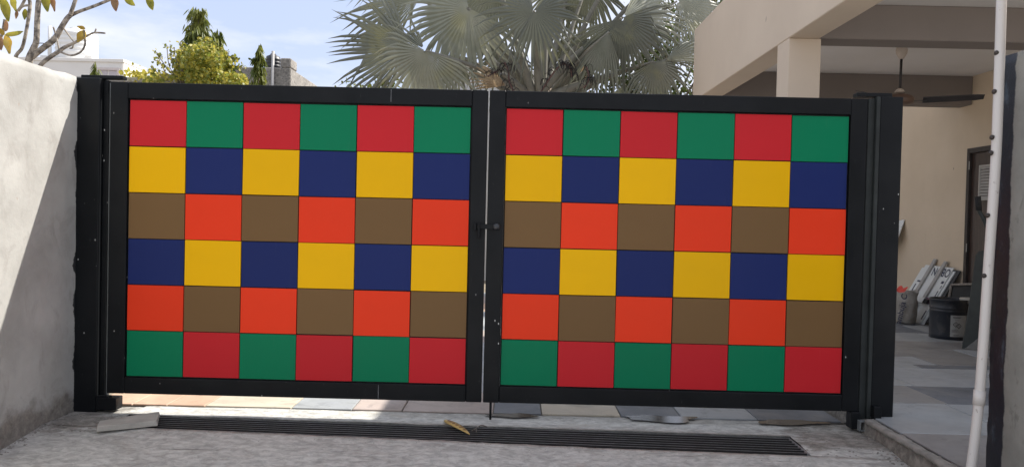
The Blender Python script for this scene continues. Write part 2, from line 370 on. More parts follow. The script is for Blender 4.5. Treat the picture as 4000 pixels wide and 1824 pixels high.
first = [(-2.77,'pink'),(-2.50,'pink'),(-2.27,'pink'),(-2.02,'buff'),(-1.45,'grey'),(-1.05,'mauve'),(-0.72,'mauve'),(-0.12,'slate'),(0.20,'buff'),(0.72,'slate'),(1.12,'light'),(1.62,'slate'),(2.17,None)]
def slab(x0, x1, y0, y1, z, kind, parent, g=0.004):
    dz = rnd.uniform(-0.0015, 0.0015)
    bm = bmesh.new(); addbox(bm, (x0+g, y0+g, z-0.012), (x1-g, y1-g, z+dz), 0.003)
    return link('slab', bmfin(bm, 'slab'), SL[kind], parent)
for i in range(len(first)-1): slab(first[i][0], first[i+1][0], rows[0], rows[1], -0.058, first[i][1], dv)
for r in range(1, len(rows)-1):
    x = -2.77
    while x < 2.1:
        x1 = min(2.17, x+rnd.uniform(0.55, 0.95)); x1 = 2.17 if 2.17-x1 < 0.25 else x1
        slab(x, x1, rows[r], rows[r+1], -0.058, rnd.choice(['buff','grey','mauve','light','pink']), dv); x = x1
# raised plinth floor of the porch
PT = 0.030
pl = struct(rough_box('porch_plinth', (2.20, 2.6, -0.48), (5.5, 13.2, PT-0.016), PLINTH, None, 0.09, 0.006, 7, 0.012, 3))
edge = rough_box('kerb_edge', (2.192, 2.6, PT-0.030), (2.262, 4.775, PT), simple('worn_kerb_mortar', (0.26, 0.245, 0.22), 0.9, 0.3, 12, 0.6, 45, 0.006), pl, 0.022, 0.006, 9, 0.008, 8)
prow = [(2.6, [(2.27,'brown'),(5.45,None)]), (4.46-1.0, [(2.27,'brown'),(3.4,'brown'),(5.45,None)]), (4.46, [(2.27,'grey'),(2.95,'grey'),(3.6,'light'),(5.45,None)]),
        (5.22, [(2.27,'brown'),(2.98,'slate'),(3.75,'grey'),(5.45,None)]), (5.81, [(2.27,'grey'),(3.05,'light'),(3.95,'grey'),(5.45,None)]),
        (6.55, [(2.27,'light'),(3.12,'grey'),(3.5,'slate'),(4.6,'brown'),(5.45,None)]), (6.72, [(2.27,'grey'),(3.30,'light'),(3.72,'brown'),(4.6,'brown'),(5.45,None)]),
        (7.14, [(2.27,'brown'),(3.9,'brown'),(4.35,'light'),(5.45,None)]), (7.60, [(2.27,'grey'),(3.6,'brown'),(4.75,'grey'),(5.45,None)]), (8.1, [(2.27,'light'),(3.3,'grey'),(4.6,'light'),(5.45,None)]),
        (8.75, [(2.27,'grey'),(3.5,'brown'),(4.3,'slate'),(4.75,'grey'),(5.45,None)]), (9.4, [(2.27,'brown'),(4.2,'grey'),(4.7,'slate'),(5.45,None)]), (10.2, [(2.27,'grey'),(4.0,'grey'),(4.9,'brown'),(5.45,None)]), (11.2, [(2.27,'grey'),(4.0,'brown'),(5.45,None)]), (13.1, None)]
for r in range(len(prow)-1):
    q = prow[r][1]
    for i in range(len(q)-1): slab(q[i][0], q[i+1][0], prow[r][0], prow[r+1][0], PT-0.002, q[i][1], pl, 0.003)
# puddle inside the gate
WATER = MB('standing_water'); WATER.col((0.03, 0.028, 0.024, 1)); WATER.rough(0.14); WATER = WATER.m
def blob(name, cx, cy, rx, ry, z, mat, seed, n=28, amp=0.35):
    v = [(cx, cy, z)]
    for k in range(n):
        a = 2*pi*k/n; r = 1+amp*noise.noise(Vector((cos(a)*1.6+seed, sin(a)*1.6, seed)))*1.6
        v.append((cx+rx*r*cos(a), cy+ry*r*sin(a), z))
    return link(name, mesh(name, v, [(0, 1+k, 1+(k+1) % n) for k in range(n)]), mat)
struct(blob('puddle', 0.98, 4.98, 0.24, 0.085, -0.0545, WATER, 3.1))
struct(blob('puddle', 0.02, 4.97, 0.16, 0.05, -0.0545, WATER, 8.4))
struct(blob('puddle', 1.80, 4.96, 0.22, 0.06, -0.0545, WATER, 5.2))

# ================================================================== GATE
GY = 4.83
def leaf(name, label, x0, x1, px0, px1, pattern):
    t = thing(name, label, 'gate leaf', ((x0+x1)/2, GY, 0.055))
    zb, zt, pz0, pz1, d = 0.056, 2.020, 0.165, 1.911, 0.05
    b = 0.004
    box('stile', (x0, GY, zb), (px0-0.006, GY+d, zt), BLACK, t, b); box('stile', (px1+0.006, GY, zb), (x1, GY+d, zt), BLACK, t, b)
    box('top_rail', (px0-0.0055, GY+0.0008, pz1+0.006), (px1+0.0055, GY+d-0.001, zt-0.0005), BLACK, t, b)
    box('bottom_rail', (px0-0.0055, GY+0.0008, zb+0.0005), (px1+0.0055, GY+d-0.001, pz0-0.006), BLACK, t, b)
    box('backing_sheet', (px0-0.0055, GY+0.030, pz0-0.0055), (px1+0.0055, GY+0.040, pz1+0.0055), DARK, t)
    cw = (px1-px0)/6; ch = (pz1-pz0)/6; cache = {}
    r2 = random.Random(int(x0*100)+77)
    for r in range(6):
        for c in range(6):
            k = pattern[r][c]
            if k not in cache:
                bm = bmesh.new(); addbox(bm, (-cw/2+0.0024, 0, -ch/2+0.0024), (cw/2-0.0024, 0.014, ch/2-0.0024), 0.0012); cache[k] = bmfin(bm, 'panel'); cache[k].materials.append(PC[k])
            o = bpy.data.objects.new('panel', cache[k]); col.objects.link(o)
            o.location = (px0+cw*(c+0.5)+r2.uniform(-.0012,.0012), GY+0.015+r2.uniform(-.0015,.0015), pz1-ch*(r+0.5)+r2.uniform(-.0014,.0014))
            o.rotation_euler = (r2.uniform(-.009,.009), r2.uniform(-.0025,.0025), r2.uniform(-.009,.009))
            setp(o, t)
    return t
PAT = ['RGRGRG', 'YBYBYB', 'NONONO', 'BYBYBY', 'ONONON', 'GRGRGR']
LA = leaf('gate_leaf', 'left leaf of black framed steel gate chequered with coloured panels, beside the sunlit wall', -2.567, -0.1925, -2.4515, -0.2965, PAT)
LB = leaf('gate_leaf', 'right leaf of black framed steel gate chequered with coloured panels, beside the cream porch', -0.1820, 2.186, -0.0750, 2.0775, PAT)
WELD = simple('weld_seam', (0.16, 0.165, 0.17), 0.5, 0.3, 30, 0)
box('weld_seam', (-0.803, GY-0.0012, 1.932), (-0.800, GY+0.003, 2.010), WELD, LA); box('weld_seam', (-0.846, GY-0.0012, 0.066), (-0.843, GY+0.003, 0.150), WELD, LA)
# latch on the seam
box('latch_keeper', (-0.262, GY-0.030, 1.140), (-0.248, GY-0.001, 1.188), BLACK, LA, 0.002); box('latch_keeper', (-0.236, GY-0.034, 1.092), (-0.224, GY-0.001, 1.186), BLACK, LA, 0.002)
lt = box('latch_bar', (-0.246, GY-0.020, 1.150), (-0.115, GY-0.012, 1.182), BLACK, LB, 0.002)
pr = [(0.0, 0.024), (0.010, 0.0225), (0.018, 0.017), (0.0235, 0.008), (0.0245, 0.0), (0.0245, -0.012)]
v, f = lathe(pr, 20); me = mesh('latch_knob', v, f); me.transform(Matrix.Translation((-0.121, GY-0.022, 1.166)) @ Matrix.Rotation(pi/2, 4, 'X'))
link('latch_knob', me, simple('gloss_black_knob', (0.03, 0.032, 0.035), 0.25, 0.1, 20, 0), LB, True)
v, f = tube([(-0.133, GY+0.02, 0.075), (-0.133, GY+0.02, -0.055)], 0.008, 12); link('drop_bolt', mesh('drop_bolt', v, f), BLACK, LB, True)
# posts
p = thing('gate_post', 'black steel gate post against the sunlit grey wall', 'gate post', (-2.70, GY, -0.07), 'gate posts')
box('column', (-2.802, GY-0.004, -0.075), (-2.632, GY+0.105, 2.041), BLACK, p, 0.004)
box('hinge_channel', (-2.6315, GY+0.040, -0.07), (-2.600, GY+0.10, 2.034), BLACK, p, 0.003)
box('flange', (-2.5995, GY+0.052, 0.02), (-2.585, GY+0.058, 2.02), GALV, p, 0.001)
box('top_bracket', (-2.772, GY+0.03, 2.0415), (-2.505, GY+0.085, 2.064), BLACK, p, 0.003)
box('bottom_pivot', (-2.628, GY-0.012, -0.050), (-2.500, GY+0.075, 0.028), BLACK, p, 0.004); box('pivot_plate', (-2.63, GY-0.008, 0.0285), (-2.552, GY+0.04, 0.036), BLACK, p)
p = thing('gate_post', 'black steel gate post standing at the edge of the tiled plinth', 'gate post', (2.31, GY, -0.07), 'gate posts')
box('column', (2.262, GY-0.004, PT-0.002), (2.403, GY+0.105, 2.036), BLACK, p, 0.004); box('column_foot', (2.2635, GY-0.045, -0.10), (2.312, GY-0.0045, 0.10), BLACK, p, 0.003)
box('hinge_channel', (2.238, GY-0.006, -0.07), (2.2615, GY+0.06, 2.034), GRF, p, 0.002)
box('flange', (2.196, GY+0.018, 0.0), (2.2375, GY+0.06, 2.024), GRF, p, 0.002)
box('top_bracket', (2.125, GY+0.02, 2.0365), (2.345, GY+0.085, 2.062), BLACK, p, 0.003)
box('bottom_pivot', (2.135, GY-0.02, -0.050), (2.192, GY+0.06, 0.056), BLACK, p, 0.004)
bm = bmesh.new()
for a, b in (((2.172, GY-0.06, -0.052), (2.180, GY-0.0205, 0.012)), ((2.225, GY-0.06, -0.052), (2.233, GY-0.0205, 0.012)), ((2.1805, GY-0.06, -0.052), (2.2245, GY-0.0205, -0.044)), ((2.1805, GY-0.06, 0.004), (2.2245, GY-0.0205, 0.012))): addbox(bm, a, b, 0.001)
link('hollow_bracket', bmfin(bm, 'hollow_bracket'), GALV, p)

# ================================================================== WALLS
tag(rough_box('boundary_wall', (-3.02, 1.4, -0.5), (-2.772, 4.92, 2.047), LWALL, None, 0.055, 0.0035, 3.0, 0.010, 1.0), 'rough grey plastered boundary wall left of the gate, half in sunlight', 'wall')
rw = thing('boundary_wall', 'grey rendered wall end with dark paint along its edge, beside the white pipe', 'wall', (2.5, 3.4, 0.03))
rough_box('wall_end', (2.375, 2.75, -0.47), (2.62, 3.835, 2.073), RWALL, rw, 0.05, 0.004, 5, 0.008, 4.0)
rough_box('upper_block', (2.382, 2.76, 2.05), (2.612, 3.682, 2.145), simple('damp_grey_render', (0.15, 0.15, 0.135), 0.9, 0.35, 7, 0.4, 40, 0.006), rw, 0.05, 0.008, 8, 0.01, 6.0)
box('cream_pillar', (2.392, 2.77, 2.13), (2.602, 3.668, 2.75), TAN, rw, 0.006)
# far boundary wall with creeper
OLD = simple('weathered_brown_wall', (0.21, 0.175, 0.14), 0.9, 0.35, 3, 0.4, 25, 0.01)
fwl = thing('back_wall', 'low weathered brown wall topped by creeper behind the gate', 'wall', (-5, 9.2, -0.09))
rough_box('wall_body', (-7.6, 9.1, -0.1), (-3.6, 9.32, 2.72), OLD, fwl, 0.16, 0.012, 3, 0.01, 2.0)
box('coping', (-7.65, 9.05, 2.722), (-3.55, 9.36, 2.775), simple('grey_coping', (0.32, 0.31, 0.29), 0.9, 0.25, 4, 0.3), fwl, 0.006)

# ================================================================== PORCH
FX0, FX1 = 2.20, 2.455
po = thing('house_porch', 'cream plastered porch with deep flat roof fascia and beams right of the gate', 'house porch', (2.2, 7, 0.03))
box('fascia', (FX0, 4.9, 2.752), (FX1, 9.76, 3.655), CREAM, po, 0.006)
for y0, y1 in ((6.335, 6.61), (9.46, 9.755)):
    box('column', (FX0+0.0015, y0, PT-0.002), (FX1+0.012, y1, 2.7515), CREAM, po, 0.006)
box('front_beam', (FX1+0.001, 6.335, 2.754), (5.398, 6.605, 3.038), BEAMM, po, 0.006)
box('rear_beam', (FX1+0.001, 9.20, 2.700), (5.398, 9.46, 3.0385), BEAMM, po, 0.006)
box('ceiling', (FX1+0.002, 4.92, 3.039), (5.60, 9.75, 3.22), CEIL, po)
# right-hand wall with the door opening
WX = 5.40
boxes('side_wall', [((WX, 9.255, PT-0.01), (WX+0.24, 13.2, 3.6)), ((WX, 4.2, PT-0.01), (WX+0.24, 8.30, 3.0385)), ((WX, 8.301, 2.185), (WX+0.24, 9.2545, 3.0385))], TAN, po)
box('end_wall', (3.0, 13.2, PT-0.01), (5.64, 13.4, 3.6), CREAM, po)
box('roof_parapet', (FX1+0.002, 9.60, 3.2205), (5.6, 9.755, 3.65), CREAM, po)
DOORF = simple('dark_door_frame', (0.035, 0.027, 0.023), 0.5, 0.3, 12, 0.2, 60, 0.002)
boxes('door_frame', [((WX-0.012, 9.20, PT), (WX+0.10, 9.2545, 2.184)), ((WX-0.012, 8.301, PT), (WX+0.10, 8.355, 2.184)), ((WX-0.0115, 8.3552, 2.125), (WX+0.099, 9.1998, 2.1835))], DOORF, po, 0.003)
mm = MB('stained_door_wood'); gr = mm.noise(7, 6, 0.7, mm.map((1, 9, 0.3)), 0.6)
mm.col(mm.mix(mm.ramp(gr, 0.3, 0.72), (0.022, 0.014, 0.012, 1), (0.085, 0.055, 0.045, 1))); mm.rough(0.35); mm.bump(gr, 0.1, 0.002)
door = box('door', (WX+0.022, 8.357, PT+0.006), (WX+0.058, 9.198, 2.123), mm.m, po, 0.002)
VENT = simple('pale_louvre_paint', (0.42, 0.40, 0.37), 0.55, 0.1, 10, 0)
vy0, vy1, vz0, vz1 = 8.46, 9.035, 1.56, 1.97
boxes('vent_frame', [((WX+0.006, vy0, vz0), (WX+0.021, vy0+0.02, vz1)), ((WX+0.006, vy1-0.02, vz0), (WX+0.021, vy1, vz1)), ((WX+0.0065, vy0+0.0201, vz0), (WX+0.021, vy1-0.0201, vz0+0.02)), ((WX+0.0065, vy0+0.0201, vz1-0.02), (WX+0.021, vy1-0.0201, vz1))], VENT, door)
for k in range(11):
    z = vz0+0.036+k*0.034
    v = [(WX+0.004, vy0+0.021, z-0.012), (WX+0.004, vy1-0.021, z-0.012), (WX+0.020, vy1-0.021, z+0.014), (WX+0.020, vy0+0.021, z+0.014),
         (WX+0.006, vy0+0.021, z-0.015), (WX+0.006, vy1-0.021, z-0.015), (WX+0.0215, vy1-0.021, z+0.011), (WX+0.0215, vy0+0.021, z+0.011)]
    link('slat', mesh('slat', v, [(0,1,2,3),(7,6,5,4),(0,4,5,1),(1,5,6,2),(2,6,7,3),(3,7,4,0)]), VENT, door)
for z in (0.95, 1.93): box('hinge', (WX-0.016, 9.188, z), (WX-0.0125, 9.202, z+0.10), simple('steel_hinge', (0.4, 0.4, 0.38), 0.4, 0.1, 10, 0, metal=0.5), door)
# ceiling fan
fx, fy = 3.80, 7.70
fan = thing('ceiling_fan', 'ceiling fan with white canopy cup, dark rod and dark blades under porch ceiling', 'ceiling fan', (fx, fy, 3.03))
CREAMP = simple('cream_plastic', (0.55, 0.47, 0.40), 0.45, 0.08, 10, 0); FAND = simple('dark_fan_metal', (0.035, 0.032, 0.034), 0.5, 0.25, 14, 0.05)
v, f = lathe([(0.0, 3.010), (0.050, 3.010), (0.055, 2.985), (0.050, 2.950), (0.032, 2.915), (0.018, 2.895), (0.0, 2.895)], 24, (fx, fy, 0)); link('canopy', mesh('canopy', v, f), CREAMP, fan, True)
v, f = lathe([(0.0, 3.039), (0.035, 3.039), (0.022, 3.011), (0.0, 3.011)], 16, (fx, fy, 0)); link('hook_plate', mesh('hook_plate', v, f), FAND, fan, True)
v, f = tube([(fx, fy, 2.90), (fx-0.006, fy, 2.55)], 0.0125, 12); link('down_rod', mesh('down_rod', v, f), FAND, fan, True)
v, f = lathe([(0.012, 2.605), (0.030, 2.595), (0.050, 2.570), (0.040, 2.565), (0.018, 2.555)], 20, (fx-0.006, fy, 0)); link('lower_cup', mesh('lower_cup', v, f), CREAMP, fan, True)
v, f = lathe([(0.0, 2.550), (0.06, 2.548), (0.115, 2.530), (0.135, 2.500), (0.130, 2.465), (0.09, 2.443), (0.0, 2.437)], 28, (fx-0.006, fy, 0)); link('motor', mesh('motor', v, f), simple('brown_motor', (0.14, 0.085, 0.06), 0.45, 0.2, 8, 0), fan, True)
for k in range(3):
    a = radians(-24+120*k); M_ = Matrix.Translation((fx, fy, 2.478)) @ Matrix.Rotation(a, 4, 'Z') @ Matrix.Rotation(radians(-1.0), 4, 'Y')
    v = []; nn = 8
    for i in range(nn+1):
        t = i/nn; r = 0.20+0.52*t; hw = 0.058+0.008*t-0.02*max(0, t-0.9)*8; tw = radians(-19+5*t)
        for sgn in (-1, 1):
            for th in (-0.003, 0.003): v.append(M_ @ Vector((r, sgn*hw*cos(tw), sgn*hw*sin(tw)+th)))
    f = []
    for i in range(nn):
        a0 = i*4; b0 = a0+4
        f += [(a0+1, a0+3, b0+3, b0+1), (a0, b0, b0+2, a0+2), (a0, a0+1, b0+1, b0), (a0+2, b0+2, b0+3, a0+3)]
    f += [(0, 2, 3, 1), (nn*4, nn*4+1, nn*4+3, nn*4+2)]
    bl_ = link('blade', mesh('blade', v, f), FAND, fan)
    bm = bmesh.new(); addbox(bm, (0.10, -0.022, -0.006), (0.235, 0.022, -0.0035)); me = bmfin(bm, 'blade_arm'); me.transform(M_); link('blade_arm', me, FAND, bl_)

# ================================================================== THINGS IN THE PORCH
# drum
dc = Vector((4.765, 8.42, PT))
DR = MB('dark_drum_paint'); wr = DR.ramp(DR.noise(6, 6, 0.7, DR.map((1, 1, 0.6)), 0.8), 0.52, 0.66)
DR.col(DR.mix(DR.math('MULTIPLY', wr, 0.5), (0.016, 0.019, 0.026, 1), (0.085, 0.078, 0.07, 1))); DR.rough(0.42); DR.bump(DR.noise(14, 4), 0.1, 0.004)
d = thing('steel_drum', 'open dark steel drum with white hazard label on the tiled floor', 'drum', dc)
R0 = 0.188
v, f = lathe([(R0*0.97, 0.0), (R0, 0.006), (R0, 0.05), (R0, 0.295), (R0+0.005, 0.303), (R0, 0.311), (R0, 0.325), (R0+0.005, 0.333), (R0, 0.341), (R0+0.004, 0.41), (R0+0.011, 0.418), (R0+0.011, 0.426), (R0+0.003, 0.430), (R0-0.004, 0.425), (R0-0.004, 0.012), (0.0, 0.012)], 48, dc)
link('drum_body', mesh('drum_body', v, f), DR.m, d, True)
LBL = simple('white_paper_label', (0.42, 0.42, 0.40), 0.7, 0.15, 6, 0); INK = simple('grey_ink', (0.07, 0.06, 0.06), 0.8, 0.1, 10, 0)
def curved(name, a0, a1, z0, z1, r, mat, parent, n=10):
    v, f = [], []
    for i in range(n+1):
        a = a0+(a1-a0)*i/n
        for z in (z0, z1): v.append(dc+Vector((r*cos(a), r*sin(a), z)))
    for i in range(n): f.append((2*i, 2*i+2, 2*i+3, 2*i+1))
    return link(name, mesh(name, v, f), mat, parent)
a0 = radians(252); lab = curved('label', radians(246), radians(317), 0.035, 0.265, R0+0.0016, LBL, d, 16)
def onlab(da, z, r=R0+0.0030): a = radians(246+da); return dc+Vector((r*cos(a), r*sin(a), z))
def diamond(da, z, s):
    v = []
    for q in (s, s*0.72):
        k = q/R0*180/pi; v += [onlab(da-k, z), onlab(da, z-q), onlab(da+k, z), onlab(da, z+q)]
    return v, [(i, (i+1) % 4, 4+(i+1) % 4, 4+i) for i in range(4)]
for da in (16, 25.5):
    v, f = diamond(da, 0.168-0.0017*(da-16), 0.030); link('hazard_diamond', mesh('hazard_diamond', v, f), INK, lab)
    v = [onlab(da-1, 0.178-0.0017*(da-16)), onlab(da+1, 0.178-0.0017*(da-16)), onlab(da+1.3, 0.156-0.0017*(da-16)), onlab(da-0.6, 0.156-0.0017*(da-16))]; link('hazard_mark', mesh('hazard_mark', v, [(0,1,2,3)]), INK, lab)
v, f = [], []
for k, (z, l0, l1) in enumerate([(0.244, 7, 30), (0.238, 7, 26), (0.215, 14, 24), (0.110, 4, 24), (0.102, 4, 26), (0.094, 4, 20), (0.086, 4, 27), (0.056, 10, 26), (0.050, 10, 22)]):
    hh = 0.0042 if k < 1 else 0.0016; x = l0
    rr = random.Random(k)
    while x < l1:
        x2 = x+rr.uniform(1.0, 2.6); b = len(v); v += [onlab(x, z-hh), onlab(x2, z-hh), onlab(x2, z+hh), onlab(x, z+hh)]; f.append((b, b+1, b+2, b+3)); x = x2+0.7
link('label_print', mesh('label_print', v, f), INK, lab)
# leaning sign boards
WHT = simple('white_board', (0.66, 0.68, 0.67), 0.45, 0.06, 4, 0.03); EDGE = simple('dark_board_edge', (0.05, 0.05, 0.05), 0.7, 0.2, 10, 0); NAVY = simple('navy_lettering', (0.02, 0.025, 0.06), 0.5, 0.1, 10, 0)
BARM = simple('dusty_grey_bar', (0.36, 0.345, 0.325), 0.7, 0.12, 12, 0.1); REDM = simple('red_print', (0.45, 0.03, 0.03), 0.5, 0.1, 10, 0)
ORG = Vector((5.06, 9.56, PT)); UU = Vector((0.03, 0.80, 0)); VV = Vector((0.285, -0.18, 0.70)); Un = UU.normalized(); Vn = (VV-Un*VV.dot(Un)).normalized(); Wn = Vn.cross(Un).normalized()
if Wn.x > 0: Wn = -Wn
def bpnt(u, v, wv): return ORG + UU*u + VV*v + Wn*wv
def board(name, u0, u1, v0, v1, w0, th, mat, parent=None):
    c = [bpnt(u, v, wv) for wv in (w0, w0+th) for u, v in ((u0, v0), (u1, v0), (u1, v1), (u0, v1))]
    bm = bmesh.new(); q = [bm.verts.new(p) for p in c]
    for i in ((0,1,2,3),(7,6,5,4),(0,4,5,1),(1,5,6,2),(2,6,7,3),(3,7,4,0)): bm.faces.new([q[k] for k in i])
    return link(name, bmfin(bm, name), mat, parent)
def bmat(u, v, wv, flip=True):
    # text frame lying in the board: x runs to the near side when turned upside down
    X = Un if flip else -Un; Y = -Vn if flip else Vn; Z = X.cross(Y)
    m = Matrix((X, Y, Z)).transposed().to_4x4(); m.translation = bpnt(u, v, wv); return m
b0 = tag(board('sign_board', -0.14, 0.92, 0.06, 1.0, -0.040, 0.014, EDGE), 'dark edged board rearmost of the stack leaning on the tan wall', 'board', 'boards leaning on the porch wall')
b1 = tag(board('sign_board', -0.06, 0.96, 0.0, 0.97, -0.022, 0.012, WHT), 'large white board with black trim leaning behind the lettered board', 'board', 'boards leaning on the porch wall')
b2 = thing('sign_board', 'white board with upside-down dark lettering along its top, leaning on tan wall', 'board', bpnt(0.4, 0, 0), 'boards leaning on the porch wall')
board('sheet', 0.0, 0.86, 0.005, 1.02, -0.006, 0.010, WHT, b2)
text_obj('lettering', 'OBON', 0.15, bmat(0.27, 0.925, 0.0062), NAVY, b2, 0.95)
for u0, u1, v0, v1 in ((0.03, 0.055, 0.45, 0.60), (0.02, 0.042, 0.64, 0.70), (0.03, 0.10, 0.73, 0.775), (0.80, 0.83, 0.42, 0.66), (0.72, 0.82, 0.70, 0.73), (0.03, 0.06, 0.08, 0.24)): board('trim_mark', u0, u1, v0, v1, 0.0042, 0.0015, NAVY, b2)
for i, u in enumerate((0.58, 0.24)):
    tag(board('timber_bar', u, u+0.085, 0.42, 1.13-0.02*i, 0.0065, 0.020, BARM), ('grey square bar lying up the lettered board, nearer the sack', 'grey square bar lying up the lettered board, nearer the door')[i], 'bar', 'bars on the boards')
b3 = thing('plastic_plate', 'narrow white plate with red stripes lying across the boards below the grey bars', 'plate', bpnt(0.4, 0.36, 0.03))
board('plate_body', 0.22, 0.86, 0.345, 0.44, 0.006, 0.030, WHT, b3); board('stripe', 0.62, 0.645, 0.375, 0.43, 0.0365, 0.001, REDM, b3); board('stripe', 0.57, 0.595, 0.375, 0.43, 0.0365, 0.001, REDM, b3); board('dark_end', 0.10, 0.2195, 0.35, 0.42, 0.006, 0.030, DARK, b3)
b4 = tag(board('printed_card', 0.00, 0.34, 0.355, 0.455, 0.0075, 0.006, simple('pink_navy_print', (0.12, 0.05, 0.09), 0.5, 0.9, 30, 0)), 'small dark and pink printed card stuck beside the white plate', 'card')
b5 = thing('small_sign', 'small white sign with upside-down dark lettering at foot of the boards', 'sign', bpnt(0.5, 0.05, 0.05))
board('sheet', 0.34, 0.84, 0.055, 0.315, 0.018, 0.010, WHT, b5); text_obj('lettering', 'ROBON', 0.145, bmat(0.555, 0.105, 0.0295), NAVY, b5, 0.85); text_obj('small_lettering', 'AS WITH THE B', 0.045, bmat(0.58, 0.185, 0.0295), INK, b5)
board('line', 0.36, 0.82, 0.150, 0.154, 0.0292, 0.0006, INK, b5)
# cement sack
SK = MB('woven_sack'); SK.col(SK.mix(SK.ramp(SK.noise(7, 6, 0.7), 0.35, 0.7), (0.26, 0.24, 0.21, 1), (0.42, 0.40, 0.36, 1))); SK.rough(0.75); SK.bump(SK.noise(10, 5, 0.6, SK.map((1, 1, 0.5)), 1.5), 0.8, 0.03)
sc = Vector((4.90, 9.62, PT))
sack = thing('cement_sack', 'half-full woven cement sack with dark lettering and red mouth beside the gate post', 'sack', sc)
vs, fs = [], []; n = 28; prof = [(0.0, 0.0), (0.9, 0.0), (1.0, 0.03), (1.03, 0.12), (0.98, 0.20), (1.0, 0.27), (0.92, 0.33), (0.96, 0.375), (1.02, 0.41), (0.93, 0.405), (0.84, 0.34), (0.0, 0.30)]
for r, z in prof:
    for k in range(n):
        a = 2*pi*k/n; nn = noise.noise(Vector((cos(a)*1.5, sin(a)*1.5, z*9)))*0.14 + noise.noise(Vector((cos(a)*4, sin(a)*4, z*14)))*0.10
        lean = -0.10*(0.40-z) if z < 0.4 else 0
        vs.append(sc+Vector((r*(1+nn)*0.125*cos(a), r*(1+nn)*0.19*sin(a)-lean, z+(0.03*noise.noise(Vector((a, z*3, 2))) if z > 0.02 else 0))))
for i in range(len(prof)-1):
    for k in range(n): fs.append((i*n+k, i*n+(k+1) % n, (i+1)*n+(k+1) % n, (i+1)*n+k))
link('sack_body', mesh('sack_body', vs, fs), SK.m, sack, True)
X = Vector((0.10, -0.18, 1)).normalized(); Zf = Vector((-0.80, -0.60, 0)).normalized(); Y = Zf.cross(X).normalized(); Zf = X.cross(Y)
m4 = Matrix((X, Y, Zf)).transposed().to_4x4(); m4.translation = sc+Vector((-0.112, -0.130, 0.19)); text_obj('lettering', 'ambuja C', 0.10, m4, NAVY, sack)
v, f = [], []
for k in range(9):
    t = k/8; v += [sc+Vector((-0.090+0.01*sin(t*9), 0.10-0.22*t, 0.385)), sc+Vector((-0.03+0.01*sin(t*7), 0.12-0.22*t, 0.450+0.012*sin(t*8)))]
f = [(2*k, 2*k+2, 2*k+3, 2*k+1) for k in range(8)]
link('red_lining', mesh('red_lining', v, f), simple('red_plastic', (0.62, 0.05, 0.03), 0.5, 0.15, 10, 0), sack)
# upright wheelbarrow-like tray and handle in front of the door
GRN = simple('dark_green_metal', (0.024, 0.030, 0.027), 0.5, 0.35, 7, 0.15)
tr = thing('metal_tray', 'dark green metal barrow tray stood on edge with bent handle behind the white pipe', 'barrow tray', (4.55, 7.35, PT))
A = [atX(3783, 1357, 4.36), atX(3806, 965, 4.56)]
t0 = Vector((4.47, 7.64, PT+0.005)); t1 = Vector((4.52, 7.38, 1.02))
vs, fs = [], []
outl = [(0.0, 0.0), (0.03, 0.45), (0.05, 0.94), (0.075, 0.985), (0.12, 1.0), (0.62, 1.0), (0.70, 0.9), (0.66, 0.0)]
for th in (0, 0.012):
    for u, vv in outl: vs.append(t0+Vector((0.05*vv+u*0.98, -u*0.25+th, vv*0.985)))
m_ = len(outl); fs = [tuple(range(m_)), tuple(reversed(range(m_, 2*m_)))]+[(i, m_+i, m_+(i+1) % m_, (i+1) % m_) for i in range(m_)]
link('tray', mesh('tray', vs, fs), GRN, tr)
vs = [t0+Vector((0.01, -0.012, 0.0)), t0+Vector((0.34, -0.10, 0.0)), t0+Vector((0.36, -0.10, 0.34)), t0+Vector((0.24, -0.065, 0.22))]; vs += [q+Vector((0, -0.008, 0)) for q in vs]
link('dusty_patch', mesh('dusty_patch', vs, [(0,1,2,3),(7,6,5,4),(0,4,5,1),(1,5,6,2),(2,6,7,3),(3,7,4,0)]), simple('cement_dust', (0.17, 0.165, 0.155), 0.9, 0.25, 9, 0.3), tr)
hp = [at(3820, 772, 7.3), at(3824, 820, 7.3), at(3840, 850, 7.28), at(3862, 900, 7.25), at(3890, 960, 7.2)]
v, f = tube(spline(hp), 0.020, 10); hb = link('handle', mesh('handle', v, f), GRN, tr, True)
v, f = tube([at(3819, 768, 7.3), at(3824, 822, 7.3)], 0.027, 12); link('grip', mesh('grip', v, f), simple('black_rubber', (0.02, 0.02, 0.02), 0.8, 0.2, 10, 0.2), hb, True)
# framed panel behind the drum, white tub lid, bricks
fp = thing('framed_panel', 'dark panel in a pale chipped frame leaning behind the drum', 'panel', (5.15, 8.85, PT))
c = [atX(3690, 1240, 5.10), atX(3718, 1112, 5.28), atX(3830, 1108, 5.34), atX(3830, 1240, 5.16)]
c[0].z = PT+0.02; c[3].z = PT+0.02
v = [q.copy() for q in c]+[q+Vector((0.02, 0.02, 0)) for q in c]; hexf = [(0,1,2,3),(7,6,5,4),(0,4,5,1),(1,5,6,2),(2,6,7,3),(3,7,4,0)]
link('panel_sheet', mesh('panel_sheet', v, hexf), DARK, fp)
for i in range(3):
    v, f = tube([c[i]+Vector((-0.012, -0.012, 0)), c[(i+1) % 4]+Vector((-0.012, -0.012, 0))], 0.014, 6); link('frame_side', mesh('frame_side', v, f), simple('chipped_frame', (0.24, 0.21, 0.18), 0.8, 0.4, 20, 0.2), fp)
BR = simple('red_brick', (0.36, 0.19, 0.145), 0.9, 0.25, 12, 0.4, 50, 0.004)
bp = atX(3800, 1255, 4.98); by = bp.y
